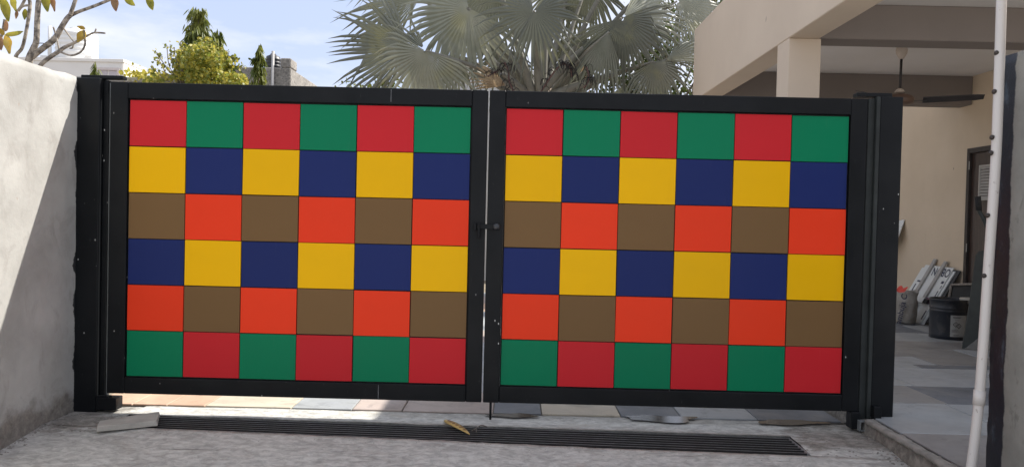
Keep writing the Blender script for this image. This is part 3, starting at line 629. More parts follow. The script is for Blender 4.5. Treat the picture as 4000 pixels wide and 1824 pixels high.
for k in range(5):
    x0 = 4.90+(0.01 if k % 2 else 0.0)
    tag(box('brick', (x0, by-0.06+0.012*(k % 2), PT+0.001+k*0.0765), (x0+0.23, by+0.05+0.012*(k % 2), PT+0.076+k*0.0765), BR if k != 1 else simple('grey_brick', (0.26, 0.22, 0.19), 0.9, 0.2, 12, 0.3), None, 0.004),
        ['brick lowest of the small stack behind the drum', 'greyish brick second from the floor in the stack behind the drum', 'red brick in the middle of the stack behind the drum', 'red brick second from the top of the stack behind the drum', 'red brick on top of its stack, just under the pale lid'][k], 'brick', 'bricks stacked behind the drum')
v, f = lathe([(0.0, 0.0), (0.125, 0.0), (0.132, 0.010), (0.132, 0.024), (0.140, 0.028), (0.145, 0.045), (0.138, 0.055), (0.0, 0.058)], 32, (4.985, by-0.01, PT+0.076*5+0.010)); tag(link('tub_lid', mesh('tub_lid', v, f), simple('dirty_white_plastic', (0.40, 0.37, 0.32), 0.5, 0.15, 8, 0), None, True), 'pale round plastic tub lid resting on the brick stack', 'lid')
# white board beyond the post
wb = [atX(3440, 870, 5.30), atX(3532, 858, 5.385), atX(3507, 928, 5.27), atX(3440, 1000, 5.20)]
v = wb+[q+Vector((0.012, 0.0, 0.0)) for q in wb]; tag(link('white_board', mesh('white_board', v, hexf), WHT), 'white board corner sticking out behind the right gate post', 'board')

# ================================================================== WHITE PIPE
PVC = MB('dirty_white_pvc'); sp = PVC.ramp(PVC.noise(26, 4, 0.65, PVC.map((1, 1, 0.6))), 0.66, 0.72); PVC.col(PVC.mix(PVC.math('MULTIPLY', sp, 0.75), (0.62, 0.585, 0.55, 1), (0.20, 0.15, 0.12, 1))); PVC.rough(0.38)
pp = [at(x, y, 3.70) for x, y in ((3790, 1850), (3825, 1552), (3864, 1000), (3891, 600), (3906, 200), (3912, 0))]
pp[0] = pp[1]+(pp[0]-pp[1]).normalized()*((pp[1].z-PT)/(pp[1].z-pp[0].z)*(pp[0]-pp[1]).length)
pp.append(pp[-1]+(pp[-1]-pp[-2])*0.9)
pt_ = thing('plastic_pipe', 'white plastic drain pipe leaning upright in front of the grey wall end', 'pipe', pp[0])
v, f = tube(spline(pp, 6), 0.0225, 20); link('pipe', mesh('pipe', v, f), PVC.m, pt_, True)
dd = (pp[2]-pp[1]).normalized(); v, f = tube([pp[1]-dd*0.035, pp[1]+dd*0.035], 0.0265, 20); link('coupling', mesh('coupling', v, f), PVC.m, pt_, True)
CL = simple('dark_clip', (0.045, 0.035, 0.03), 0.6, 0.3, 20, 0.2)
for x, y in ((3902, 208), (3893, 359), (3884, 537), (3880, 598), (3867, 841), (3854, 1076)):
    k = at(x, y, 3.70); v, f = lathe([(0.0, 0.007), (0.006, 0.006), (0.0105, 0.002), (0.0105, -0.012), (0.0, -0.012)], 12); me = mesh('clip', v, f)
    me.transform(Matrix.Translation(k+Vector((-0.017, -0.010, 0))) @ Matrix.Rotation(radians(70), 4, 'X') @ Matrix.Rotation(radians(-25), 4, 'Y')); link('clip', me, CL, pt_, True)

# ================================================================== GROUND LITTER
SLB = simple('broken_stone', (0.40, 0.38, 0.34), 0.9, 0.18, 8, 0.4, 45, 0.006)
c0, c1, c2, c3 = atZ(376, 1650, -0.045), atZ(378, 1674, -0.06), atZ(617, 1652, -0.06), atZ(622, 1607, -0.045)
P4 = [atZ(*q, -0.026) for q in ((379,1664),(388,1643),(500,1624),(621,1606),(624,1612),(611,1641),(520,1651))]
bm = bmesh.new(); hi = [bm.verts.new(q) for q in P4]; lo = [bm.verts.new(q+Vector((0.006*(1 if k % 2 else -1), 0.004, -0.034))) for k, q in enumerate(P4)]; m_ = len(P4); bm.faces.new(hi); bm.faces.new(lo[::-1])
for i in range(m_): bm.faces.new((lo[i], lo[(i+1) % m_], hi[(i+1) % m_], hi[i]))
bmesh.ops.bevel(bm, geom=bm.edges[:], offset=0.0025, segments=1, affect='EDGES')
tag(link('stone_slab', bmfin(bm, 'stone_slab'), SLB, None, False), 'broken pale stone slab lying across the left end of the drain grate', 'stone slab')
PODM = simple('dry_yellow_pod', (0.52, 0.36, 0.13), 0.6, 0.12, 14, 0.1); SEED = simple('brown_seed', (0.22, 0.10, 0.04), 0.6, 0.1, 10, 0)
a, b = atZ(1742, 1632, -0.05), atZ(1826, 1688, -0.05); pod = thing('seed_pod', 'dry yellow seed pod with brown seeds lying on the drain grate', 'seed pod', (a+b)/2)
ax = (b-a); ln = ax.length; ax.normalize(); sd = ax.cross(Vector((0, 0, 1))).normalized(); n = 12; vs, fs = [], []
for i in range(n+1):
    t = i/n; wd = 0.030*(sin(pi*min(1, 0.08+t*0.95))**0.6)+0.001; c = a+ax*ln*t+Vector((0, 0, -0.014+0.020*sin(pi*t)))+sd*0.018*sin(pi*t*1.3)
    vs += [c-sd*wd+Vector((0,0,0.001)), c+Vector((0,0,0.006)), c+sd*wd+Vector((0,0,0.001)), c-Vector((0,0,0.003))]
for i in range(n):
    for k in range(4): fs.append((i*4+k, i*4+(k+1) % 4, i*4+4+(k+1) % 4, i*4+4+k))
link('husk', mesh('husk', vs, fs), PODM, pod, True)
for k in range(6):
    t = 0.26+k*0.115; c = a+ax*ln*t+Vector((0, 0, -0.014+0.020*sin(pi*t)+0.0070))+sd*0.018*sin(pi*t*1.3)
    v = [c+ax*0.013*cos(q*pi/5)+sd*0.010*sin(q*pi/5)+Vector((0,0,0.0006-0.0012*abs(sin(q*pi/5)))) for q in range(10)]; link('seed', mesh('seed', v, [tuple(range(10))]), SEED, pod)
tw = [atZ(1843, 1681, -0.06), atZ(1860, 1672, -0.045), atZ(1880, 1660, -0.04), atZ(1903, 1666, -0.05)]; v, f = tube(spline(tw), 0.0035, 6); f0 = list(f)
tube([tw[1], tw[1]+Vector((0.005, -0.06, -0.008))], 0.0025, 5, v, f); tag(link('twig', mesh('twig', v, f), simple('grey_twig', (0.14, 0.12, 0.10), 0.9, 0.2, 20, 0), None, True), 'small curved grey twig on the grate beside the seed pod', 'twig')
# mortar scraps along the wall foot and the drain's ends
rnd = random.Random(21); SCR = simple('mortar_scrap', (0.25, 0.235, 0.21), 0.95, 0.25, 20, 0.4)
vs, fs = [], []
def pebble(p, r):
    b = len(vs); q = [Vector((1,0,0)),Vector((-1,0,0)),Vector((0,1,0)),Vector((0,-1,0)),Vector((0,0,0.7)),Vector((0,0,-0.5))]
    for k in q: vs.append(p+Vector((k.x*r*rnd.uniform(.6,1.3), k.y*r*rnd.uniform(.6,1.3), k.z*r*rnd.uniform(.5,1.1))))
    for t in ((0,2,4),(2,1,4),(1,3,4),(3,0,4),(2,0,5),(1,2,5),(3,1,5),(0,3,5)): fs.append(tuple(b+k for k in t))
for k in range(170):
    y = rnd.uniform(3.6, 4.8); x = -2.775+abs(rnd.gauss(0, 0.035)); pebble(Vector((x, y, gz(x, y)+0.002)), rnd.uniform(0.003, 0.012))
for k in range(160):
    x = rnd.uniform(-2.75, -2.35); y = rnd.uniform(4.42, 4.76); pebble(Vector((x, y, gz(x, y)+0.001)), rnd.uniform(0.002, 0.009))
for k in range(90):
    x = rnd.uniform(1.70, 2.19); y = rnd.uniform(4.3, 4.8); pebble(Vector((x, y, gz(x, y)+0.001)), rnd.uniform(0.002, 0.009))
for k in range(130):
    y = rnd.uniform(3.5, 4.75); x = 2.195-abs(rnd.gauss(0, 0.035)); pebble(Vector((x, y, gz(x, y)+0.002)), rnd.uniform(0.003, 0.012))
for k in range(250):
    x = rnd.uniform(XL, XR); y = fl(x)-abs(rnd.gauss(0, 0.05)); pebble(Vector((x, y, gz(x, y))), rnd.uniform(0.001, 0.005))
o = link('mortar_crumbs', mesh('mortar_crumbs', vs, fs), SCR); o['kind'] = 'stuff'; o['label'] = 'grey mortar crumbs along the wall foot and drain edges'; o['category'] = 'rubble'

# ================================================================== BUILDINGS BEYOND
WB = simple('white_wall_paint', (0.72, 0.70, 0.66), 0.8, 0.05, 0.8, 0.1); GLASSM = simple('curtained_window', (0.48, 0.44, 0.46), 0.3, 0.12, 3, 0)
def win(parent, x0, x1, z0, z1, y, fr, gl, cols=2):
    wf = boxes('window', [((x0, y-0.06, z0), (x0+0.08, y+0.02, z1)), ((x1-0.08, y-0.06, z0), (x1, y+0.02, z1)), ((x0+0.081, y-0.06, z1-0.08), (x1-0.081, y+0.02, z1))], fr, parent)
    n = cols; wd = (x1-x0-0.16)/n
    for k in range(n): box('pane', (x0+0.08+wd*k+0.02, y-0.012, z0), (x0+0.08+wd*(k+1)-0.02, y-0.004, z1-0.085), gl, wf)
h = thing('white_house', 'white flat roofed house with curtained window beyond the sunlit wall', 'house', (-15, 25, -0.46))
box('wall', (-17.6, 25, -0.46), (-12.87, 26.5, 6.06), WB, h, 0.03); box('roof_lip', (-17.62, 24.96, 5.98), (-12.85, 26.52, 6.09), WB, h, 0.01)
win(h, -13.75, -12.98, 4.9, 5.80, 25.0, simple('pinkish_window_trim', (0.58, 0.52, 0.50), 0.7, 0.08, 4, 0), GLASSM)
TK = simple('white_tank_plastic', (0.74, 0.74, 0.72), 0.5, 0.04, 2, 0)
wt = thing('water_tank', 'white ribbed cylindrical water tank on the white house roof', 'water tank', (-15.4, 26, 6.09))
prof = [(0.0, 0.0), (0.62, 0.0)]
for k in range(6): prof += [(0.62, 0.05+k*0.15), (0.645, 0.09+k*0.15), (0.645, 0.14+k*0.15), (0.62, 0.18+k*0.15)]
prof += [(0.58, 0.98), (0.30, 1.06), (0.22, 1.06), (0.22, 1.14), (0.0, 1.15)]
tc_ = at(300, 228, 25.8); v, f = lathe(prof, 32, (tc_.x, 25.8, 6.09)); link('tank_body', mesh('tank_body', v, f), TK, wt, True)
v, f = tube([(tc_.x-0.55, 25.2, 6.09), (tc_.x-0.55, 25.2, 7.15)], 0.06, 8); link('vent_pipe', mesh('vent_pipe', v, f), TK, wt, True)
q = at(357, 228, 25.6); tag(box('roof_block', (q.x-0.12, 25.4, 6.092), (q.x+0.12, 25.8, 6.27), WB, None, 0.01), 'small white block right of the tank on the white roof', 'roof block')
q = at(236, 228, 25.6); v, f = lathe([(0, 0), (0.2, 0), (0.2, 0.28), (0.1, 0.34), (0.0, 0.34)], 20, (q.x, 25.6, 6.09)); tag(link('water_tank', mesh('water_tank', v, f), TK, None, True), 'smaller grey-white tank left of the ribbed tank on the roof', 'water tank')
q = at(175, 228, 25.6); tag(box('roof_block', (q.x-0.1, 25.5, 6.092), (q.x+0.1, 25.7, 6.26), WB, None, 0.01), 'small white block at left of the white roof, behind the bare branches', 'roof block')
# grey concrete building with black tank
CONC = m_concrete('weathered_tower_concrete', (0.30, 0.28, 0.25, 1), (0.13, 0.12, 0.11, 1), (0.06, 0.055, 0.05, 1), False)
h2 = thing('concrete_building', 'weathered grey concrete building top with raised parapet behind the green trees', 'building', (-6, 18.5, -0.46))
x0 = at(885, 265, 18).x; x1 = at(1135, 300, 18).x; xm = at(1100, 300, 18).x
box('wall', (x0, 18, -0.46), (x1, 20.5, at(1080, 265, 18).z), CONC, h2, 0.02); box('parapet_pier', (xm-0.03, 18.0-0.004, at(1080, 265, 18).z+0.001), (x1+0.004, 18.5, at(1120, 228, 18).z), CONC, h2, 0.02)
pz = at(1065, 200, 17.9); v, f = tube([(pz.x, 17.93, 2.5), (pz.x, 17.93, pz.z)], 0.035, 8); link('down_pipe', mesh('down_pipe', v, f), simple('grey_pipe', (0.35, 0.34, 0.33), 0.6, 0.1, 6, 0), h2, True)
zt = at(1080, 265, 18).z; q = at(1070, 262, 18.6)
t2 = thing('water_tank', 'black ribbed plastic water tank on the grey concrete building', 'water tank', (q.x, 18.7, zt))
prof = [(0.0, 0.0), (0.17, 0.0)]
for k in range(4): prof += [(0.165, 0.02+k*0.08), (0.180, 0.04+k*0.08), (0.180, 0.065+k*0.08), (0.165, 0.085+k*0.08)]
prof += [(0.15, 0.37), (0.07, 0.41), (0.06, 0.44), (0.0, 0.445)]
v, f = lathe([(r*1.05, z) for r, z in prof], 28, (q.x-0.02, 18.6, zt)); link('tank_body', mesh('tank_body', v, f), simple('black_tank_plastic', (0.02, 0.021, 0.025), 0.45, 0.2, 5, 0), t2, True)
# pale building behind the palm
h3 = thing('pale_house', 'pale grey-white house wall glimpsed behind the palm stalks', 'house', (-0.3, 16, -0.46))
a_ = at(1835, 330, 16); b_ = at(2010, 330, 16); zt = at(1900, 296, 16).z
box('wall', (a_.x-1.2, 16, -0.46), (b_.x+0.9, 18, zt), simple('pale_house_paint', (0.60, 0.60, 0.59), 0.8, 0.05, 1, 0.1), h3, 0.02); box('roof_slab', (a_.x-1.3, 15.9, zt+0.001), (b_.x+1.0, 18.1, zt+0.10), WB, h3, 0.01)

# ================================================================== VEGETATION
def leafquad(vs, fs, p, d, n, ln, wd, bend=0.0):
    """pointed leaf: 2x3 strip along d, normal n"""
    s = d.cross(n)
    if s.length < 1e-4: s = d.orthogonal()
    s.normalize(); b = len(vs); dn = Vector((0, 0, -1))
    for t, wf in ((0, 0.12), (0.35, 1.0), (0.7, 0.8), (1.0, 0.05)):
        c = p+d*ln*t+dn*bend*ln*t*t; vs.append(c-s*wd*0.5*wf); vs.append(c+s*wd*0.5*wf)
    for k in range(3): fs.append((b+2*k, b+2*k+1, b+2*k+3, b+2*k+2))
def rdir(r, up=0.0):
    v = Vector((r.gauss(0,1), r.gauss(0,1), r.gauss(0,1)+up)); return v.normalized()
BARK = simple('grey_brown_bark', (0.16, 0.13, 0.10), 0.9, 0.35, 12, 0.5, 40, 0.01)
# --- drooping mast trees
def mast_tree(label, top, base_r, hcrown, nbr, seed, side=None):
    r = random.Random(seed); x, y, zt = top; t = thing('mast_tree', label, 'tree', (x, y, -0.09), 'drooping mast trees')
    v, f = tube([(x, y, -0.1), (x+0.03, y, zt*0.5), (x, y, zt-0.15)], [0.11, 0.08, 0.015], 8); link('trunk', mesh('trunk', v, f), BARK, t, True)
    vs, fs = [], []
    for i in range(nbr):
        k = r.random()**0.8; z = zt - k*hcrown; rad = base_r*(0.18+0.82*k)*r.uniform(0.35, 1.05)*(1+0.35*noise.noise(Vector((z*2.2, i % 7, seed))))
        a = r.uniform(0, 2*pi); o = Vector((cos(a), sin(a), 0)); p0 = Vector((x, y, z))
        m = 9
        for j in range(m):
            s = (j+r.random())/m; pos = p0+o*rad*s+Vector((0, 0, 0.10*s-0.55*rad*s*s-r.uniform(0, 0.10)))
            for q in range(2):
                dd = (o*r.uniform(0.1, 0.5)+Vector((r.uniform(-.35,.35), r.uniform(-.35,.35), -1.0))).normalized()
                leafquad(vs, fs, pos, dd, rdir(r), r.uniform(0.11, 0.21), r.uniform(0.020, 0.032), 0.0)
    link('crown', mesh('crown', vs, fs), leafmat('mast_tree_leaf', (0.085, 0.12, 0.02, 1), (0.25, 0.26, 0.045, 1), 0.35, 2.5), t); return t
q = at(778, 32, 15); mast_tree('tall pointed mast tree with drooping leaves rising behind the yellow shrub', (q.x, 15, q.z), 1.05, 3.2, 620, 3)
q = at(852, 120, 15.2); mast_tree('thin mast tree tip just right of the tallest one', (q.x, 15.2, q.z), 0.40, 1.6, 130, 9)
q = at(1012, 178, 14); mast_tree('shorter columnar mast tree in front of the black water tank', (q.x, 14, q.z), 0.42, 2.4, 340, 5)
q = at(375, 252, 12.5); mast_tree('tiny drooping treetop before the white house', (q.x, 12.5, q.z), 0.13, 0.8, 40, 12)
q = at(1238, 326, 13); mast_tree('bare wisp of treetop left of the palm, just over the gate', (q.x, 13, q.z), 0.14, 0.6, 14, 15)
# --- yellow-green shrub
r = random.Random(8); YB = 8.3
sh = thing('yellow_shrub', 'sunlit yellow-green rounded shrub with sparse twigs at left, above the gate', 'shrub', (at(800, 330, YB).x, YB, -0.09))
vs, fs = [], []; sv, sf = [], []
YL = leafmat('yellow_green_leaf', (0.36, 0.34, 0.045, 1), (0.52, 0.44, 0.08, 1), 0.45, 30); GL = leafmat('olive_leaf', (0.16, 0.20, 0.03, 1), (0.28, 0.29, 0.05, 1), 0.45, 30)
def disc(p, n, s):
    n = n.normalized(); a = n.orthogonal().normalized(); a.rotate(Matrix.Rotation(r.uniform(0, 6.28), 3, n)); c = n.cross(a); b = len(vs); e = r.uniform(.65, 1)
    for k in range(6): vs.append(p+(a*cos(k*pi/3)*s+c*sin(k*pi/3)*s*e)+n*s*0.25*abs(cos(k*pi/3)))
    fs.append(tuple(range(b, b+6)))
root = Vector((at(800, 330, YB).x, YB, 1.6))
def inside(px, py): # silhouette of the dense mass
    return ((px-790)/118)**2+((py-262)/88)**2 < 1 or ((px-900)/110)**2+((py-312)/40)**2 < 1
tot = 0
while tot < 6000:
    px = r.uniform(640, 1000); py = r.uniform(168, 350)
    e = noise.noise(Vector((px*0.03, py*0.03, 1)))*0.5
    if ((px-795)/96)**2+((py-268)/96)**2 < 0.9+e or ((px-890)/85)**2+((py-322)/40)**2 < 0.9+e:
        p_ = at(px, py, YB+r.uniform(-0.5, 0.5)); disc(p_, rdir(r)+Vector((0.3, -0.2, 0.5)), r.uniform(0.012, 0.024)); tot += 1
m0 = len(fs)
for k in range(70):
    tgt = at(r.uniform(690, 900), r.uniform(190, 320), YB+r.uniform(-.3, .3)); mid = root.lerp(tgt, 0.55)+Vector((r.uniform(-.1,.1), 0, -0.05)); tube(spline([root+Vector((r.uniform(-.35,.45), 0, r.uniform(-.3,.6))), mid, tgt], 3), [0.008]*3+[0.005]*3+[0.003], 4, sv, sf)
tw_ = [[(740,330),(690,300),(660,255),(652,178)], [(720,330),(665,285),(640,250),(610,205)], [(700,325),(672,240),(665,175)], [(735,320),(690,240),(680,185)], [(700,335),(640,310),(610,280),(588,272)], [(690,335),(655,300),(625,245),(605,238)], [(900,330),(900,262),(905,230),(925,228)], [(940,330),(930,290),(935,262),(950,258)], [(760,300),(720,230),(704,165)], [(640,340),(600,320),(585,300)]]
for q in tw_:
    dz = r.uniform(-.2, .2); P_ = [at(a, b, YB+dz) for a, b in q]; tube(spline(P_, 4), 0.0045, 4, sv, sf)
    for j in range(24):
        b = P_[-1].lerp(P_[-2], r.random()**1.3) if r.random() < .75 else P_[-2].lerp(P_[-3], r.random()); disc(b+rdir(r)*0.035, rdir(r)+Vector((0.4, -0.3, 0.5)), r.uniform(0.011, 0.023))
for k in range(46):
    an = r.uniform(-0.15*pi, 1.12*pi); e0 = Vector((795+92*cos(an), 268-92*sin(an), 0)); ln = r.uniform(8, 30); e1 = e0+Vector((cos(an)*ln*0.7+r.uniform(-8, 8), -abs(sin(an))*ln-6, 0)); dz = r.uniform(-.3, .3)
    A_, B_ = at(e0.x, e0.y, YB+dz), at(e1.x, e1.y, YB+dz); tube([A_, B_], 0.003, 4, sv, sf)
    for j in range(int(ln*0.7)+4): disc(A_.lerp(B_, r.uniform(-0.3, 1.05))+rdir(r)*0.022, rdir(r)+Vector((0.3, -0.2, 0.5)), r.uniform(0.011, 0.022))
for k in range(420):
    px = r.uniform(560, 760); py = 322-abs(r.gauss(0, 9))-(8 if px > 640 else 0); disc(at(px, py, YB+r.uniform(-.2, .3)), rdir(r)+Vector((0.4, -0.3, 0.6)), r.uniform(0.012, 0.023))
me = mesh('foliage', vs, fs); me.materials.append(YL); me.materials.append(GL)
me.polygons.foreach_set('material_index', [0 if r.random() < 0.5 else 1 for _ in fs]); link('foliage', me, None, sh); link('stems', mesh('stems', sv, sf), BARK, sh)
# inner leaves coloured dark: shade painted in to give the mass depth
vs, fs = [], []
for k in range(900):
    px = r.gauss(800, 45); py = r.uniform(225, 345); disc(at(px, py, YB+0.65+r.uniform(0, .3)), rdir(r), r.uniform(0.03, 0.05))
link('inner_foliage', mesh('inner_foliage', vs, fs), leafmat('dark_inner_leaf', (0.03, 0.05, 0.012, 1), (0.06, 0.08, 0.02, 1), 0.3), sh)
# creeper on the back wall
vs, fs = [], []
for k in range(420):
    px = r.uniform(480, 800); b = at(px, 300, 9.0); disc(Vector((b.x, 9.0+r.uniform(-.05, .3), 2.79+r.gauss(0, 0.045))), rdir(r)+Vector((0.3, -0.4, 0.5)), r.uniform(0.018, 0.036))
tag(link('creeper', mesh('creeper', vs, fs), YL), 'thin green creeper trailing along the top of the brown back wall', 'creeper')
# --- dark leafy trees behind palm and porch
def leafy(label, ctr, rad, n, seed, ca, cb, ls=0.09, trunk=True):
    r = random.Random(seed); c = Vector(ctr); t = thing('leafy_tree', label, 'tree', (c.x, c.y, -0.09), 'trees behind the palm')
    vs, fs = [], []; sv, sf = [], []
    tube([(c.x, c.y, -0.1), (c.x+0.05, c.y, c.z*0.6), (c.x, c.y, c.z+rad[2]*0.3)], [0.12, 0.09, 0.03], 8, sv, sf)
    cl = [Vector((r.gauss(0,.5), r.gauss(0,.5), r.gauss(0,.5))) for _ in range(26)]
    for q in cl: tube([c+Vector((0, 0, -rad[2]*0.4)), c+Vector((q.x*rad[0], q.y*rad[1], q.z*rad[2]))], [0.035, 0.008], 5, sv, sf)
    for i in range(n):
        q = r.choice(cl)+Vector((r.gauss(0,.17), r.gauss(0,.17), r.gauss(0,.15))); p_ = c+Vector((q.x*rad[0], q.y*rad[1], q.z*rad[2]))
        leafquad(vs, fs, p_, rdir(r, -0.4), rdir(r, 0.6), ls*r.uniform(.7, 1.3), ls*0.45, 0.2)
    link('crown', mesh('crown', vs, fs), leafmat('tree_leaf', ca, cb, 0.35, 3), t); link('trunk', mesh('trunk', sv, sf), BARK, t, True)
DG = ((0.035, 0.055, 0.014, 1), (0.09, 0.11, 0.025, 1))
q = at(2360, 330, 13.5); leafy('dark leafy tree low behind the palm stalks', (q.x, 13.5, q.z-0.5), (1.0, 0.8, 1.0), 3800, 4, *DG)
q = at(2600, 320, 13); leafy('dark leafy tree between the palm and the porch corner', (q.x, 13, q.z-0.4), (0.9, 0.8, 1.1), 3600, 6, *DG)
q = at(2760, 90, 15); leafy('sunlit leafy tree showing above the porch roof corner', (q.x+0.4, 15, q.z+0.1), (1.5, 1.0, 1.6), 4500, 7, (0.07, 0.10, 0.015, 1), (0.18, 0.19, 0.03, 1))
q = at(1450, 335, 14); leafy('small bright treetop peeping under the left palm fronds', (q.x, 14, q.z-0.35), (0.6, 0.5, 0.6), 1500, 11, (0.09, 0.12, 0.02, 1), (0.2, 0.2, 0.03, 1))
# --- frangipani behind the left wall
FY = 6.9
fr = thing('frangipani_tree', 'nearly bare frangipani tree with smooth branches and few broad leaves behind the left wall', 'tree', (at(115, 260, FY).x, FY, -0.09))
FB = MB('frangipani_bark'); fb1 = FB.ramp(FB.noise(16, 5, 0.6, FB.map((1,1,1))), 0.42, 0.58); FB.col(FB.mix(fb1, (0.10, 0.085, 0.07, 1), (0.36, 0.31, 0.25, 1))); FB.rough(0.8); FB.bump(FB.noise(40, 5), 0.3, 0.006); FB = FB.m
brs = [([(112,330),(113,240),(129,195),(142,161),(145,92),(149,23),(155,-25)], [15,14,12,11,10.5,10,9], 0), ([(125,225),(145,207),(175,184),(214,152),(239,110),(260,76),(273,62)], [11,11,11,11,10,9.5,9], 0.0), ([(273,62),(285,30),(300,-15)], [8,7.5,7], 0.0),
       ([(270,64),(310,46),(368,25),(430,0),(500,-28)], [8,6.5,6,5.5,5], 0.05), ([(120,310),(161,253),(195,225),(230,202),(253,186),(287,170),(322,152),(345,138),(372,129),(411,131)], [9,8,8,7.5,7,5.5,4.5,4,3.6,3.2], -0.15), ([(370,129),(376,113)], [3.2,2.5], -0.15),
       ([(235,203),(264,215),(290,216),(317,202),(331,179),(332,150),(329,118)], [4,3.6,3.6,3.6,3.6,3.4,3], -0.2), ([(208,107),(218,138),(232,200)], [3.6,3,3], -0.1), ([(250,113),(268,138),(287,163)], [3.2,3,2.5], 0), ([(287,172),(283,188),(272,190)], [3,3,2.2], -0.15),
       ([(50,330),(60,228),(85,191),(97,149),(108,92),(115,46),(117,11),(108,-15)], [8,7,6.5,6.5,6.5,7,7,6], 0.1), ([(-12,170),(6,140),(17,100),(20,78)], [5,6,7,7], 0.2), ([(70,44),(84,25),(100,-6)], [6,5.5,5.5], 0.2), ([(70,42),(90,26),(112,22)], [5,4,5], 0.2), ([(140,172),(165,170),(210,178)], [2.2,1.6,1], -0.05)]
vs, fs = [], []
for pts, wd, dy in brs:
    P_ = spline([at(a, b, FY+dy) for a, b in pts], 5); W_ = []
    for i in range(len(wd)-1): W_ += [(wd[i]+(wd[i+1]-wd[i])*k/5)*FY/3000 for k in range(5)]
    W_.append(wd[-1]*FY/3000); tube(P_, W_, 12, vs, fs)
base = at(112, 330, FY); tube([(base.x, FY, -0.1), (base.x+0.05, FY, 1.2), tuple(base)], [0.09, 0.07, 0.04], 12, vs, fs)
b2_ = at(120, 310, FY-0.15)
link('branches', mesh('branches', vs, fs), FB, fr, True)
FL = {'g': leafmat('green_yellow_leaf', (0.22, 0.22, 0.02, 1), (0.40, 0.34, 0.05, 1), 0.5, 12), 'y': leafmat('ochre_leaf', (0.42, 0.26, 0.03, 1), (0.46, 0.36, 0.10, 1), 0.5, 12), 'b': leafmat('brown_leaf', (0.20, 0.09, 0.05, 1), (0.32, 0.19, 0.09, 1), 0.4, 12)}
def bigleaf(a, b, wpx, kind, dy, tilt):
    A_ = at(*a, FY+dy); B_ = at(*b, FY+dy-0.03); d = B_-A_; ln = d.length; d.normalize(); s = d.cross(Vector((sin(tilt), -cos(tilt), 0.15))).normalized(); nrm = s.cross(d); wd = wpx*FY/3000; vs, fs = [], []; n = 9
    for i in range(n+1):
        t = i/n; wf = max(0.06, sin(pi*min(1, 0.03+0.97*t**0.8)))**0.75*wd/2; c = A_+d*ln*t-nrm*ln*0.10*sin(pi*t); wv = nrm*wd*0.06*sin(t*11)
        vs += [c-s*wf+nrm*wf*0.35+wv, c, c+s*wf+nrm*wf*0.35-wv]
    for i in range(n): k = i*3; fs += [(k, k+1, k+4, k+3), (k+1, k+2, k+5, k+4)]
    link('leaf', mesh('leaf', vs, fs), FL[kind], fr, True)
for q in [((10,-8),(33,86),34,'g',0,.2), ((42,-14),(63,46),30,'g',-.05,-.4), ((66,42),(62,76),13,'b',0,.3), ((98,36),(96,79),20,'g',.1,.2), ((172,-24),(186,48),32,'g',0,.1), ((196,-20),(214,47),24,'b',.05,-.3), ((20,138),(92,124),20,'g',-.05,.5), ((22,136),(38,212),36,'y',-.05,-.2), ((-2,142),(4,198),26,'b',.05,.2), ((16,138),(-8,108),18,'y',0,.3), ((22,124),(25,78),18,'b',.1,.2),
          ((330,120),(303,167),34,'y',-.2,.1), ((333,114),(301,104),16,'y',-.2,.6), ((444,-14),(453,46),28,'b',0,.2), ((486,-10),(527,24),26,'g',.05,-.2), ((578,-16),(596,42),28,'g',0,.3), ((5,-10),(-6,20),26,'g',.1,.1)]: bigleaf(*q)

# --- silver fan palm
PX, PY = 0.33, 10.6
PM = MB('silver_palm_leaf'); oi = PM.n.new('ShaderNodeObjectInfo'); pr_ = PM.ramp(PM.noise(3.0, 4, 0.6), 0.3, 0.7)
pc = PM.mix(pr_, (0.21, 0.22, 0.165, 1), (0.31, 0.315, 0.25, 1)); pc = PM.mix(PM.math('MULTIPLY', oi.outputs['Random'], 0.75), pc, (0.055, 0.062, 0.052, 1))
yl = PM.ramp(PM.noise(1.7, 4, 0.6, PM.map((1, 1, 1), (7, 3, 1))), 0.60, 0.72); pc = PM.mix(PM.math('MULTIPLY', yl, 0.35), pc, (0.33, 0.30, 0.10, 1))
PM.col(pc); PM.rough(0.42); PM.p.inputs['Specular IOR Level'].default_value = 0.4; tt = PM.n.new('ShaderNodeBsdfTranslucent'); PM.L(PM.mix(0.5, pc, (0.2, 0.2, 0.08, 1)), tt.inputs['Color']); kk = PM.n.new('ShaderNodeMixShader'); kk.inputs[0].default_value = 0.12
PM.L(PM.p.outputs[0], kk.inputs[1]); PM.L(tt.outputs[0], kk.inputs[2]); PM.L(kk.outputs[0], PM.outn.inputs['Surface']); PALM = PM.m
DEAD = leafmat('dry_palm_leaf', (0.30, 0.21, 0.12, 1), (0.44, 0.33, 0.20, 1), 0.3, 6); PET = simple('palm_stalk', (0.19, 0.18, 0.145), 0.6, 0.25, 5, 0.15, 40, 0.004, stretch=(1, 1, 1)); PTR = simple('palm_trunk', (0.20, 0.16, 0.125), 0.9, 0.3, 9, 0.6, 30, 0.02)
palm = thing('fan_palm', 'large silver-green fan palm with wide pleated leaves spreading above the gate', 'palm tree', (PX, PY, -0.09))
v, f = tube([(PX, PY, -0.1), (PX, PY, 1.2), (PX, PY, 2.5), (PX, PY, 3.0)], [0.26, 0.22, 0.24, 0.16], 16); link('trunk', mesh('trunk', v, f), PTR, palm, True)
rp = random.Random(17)
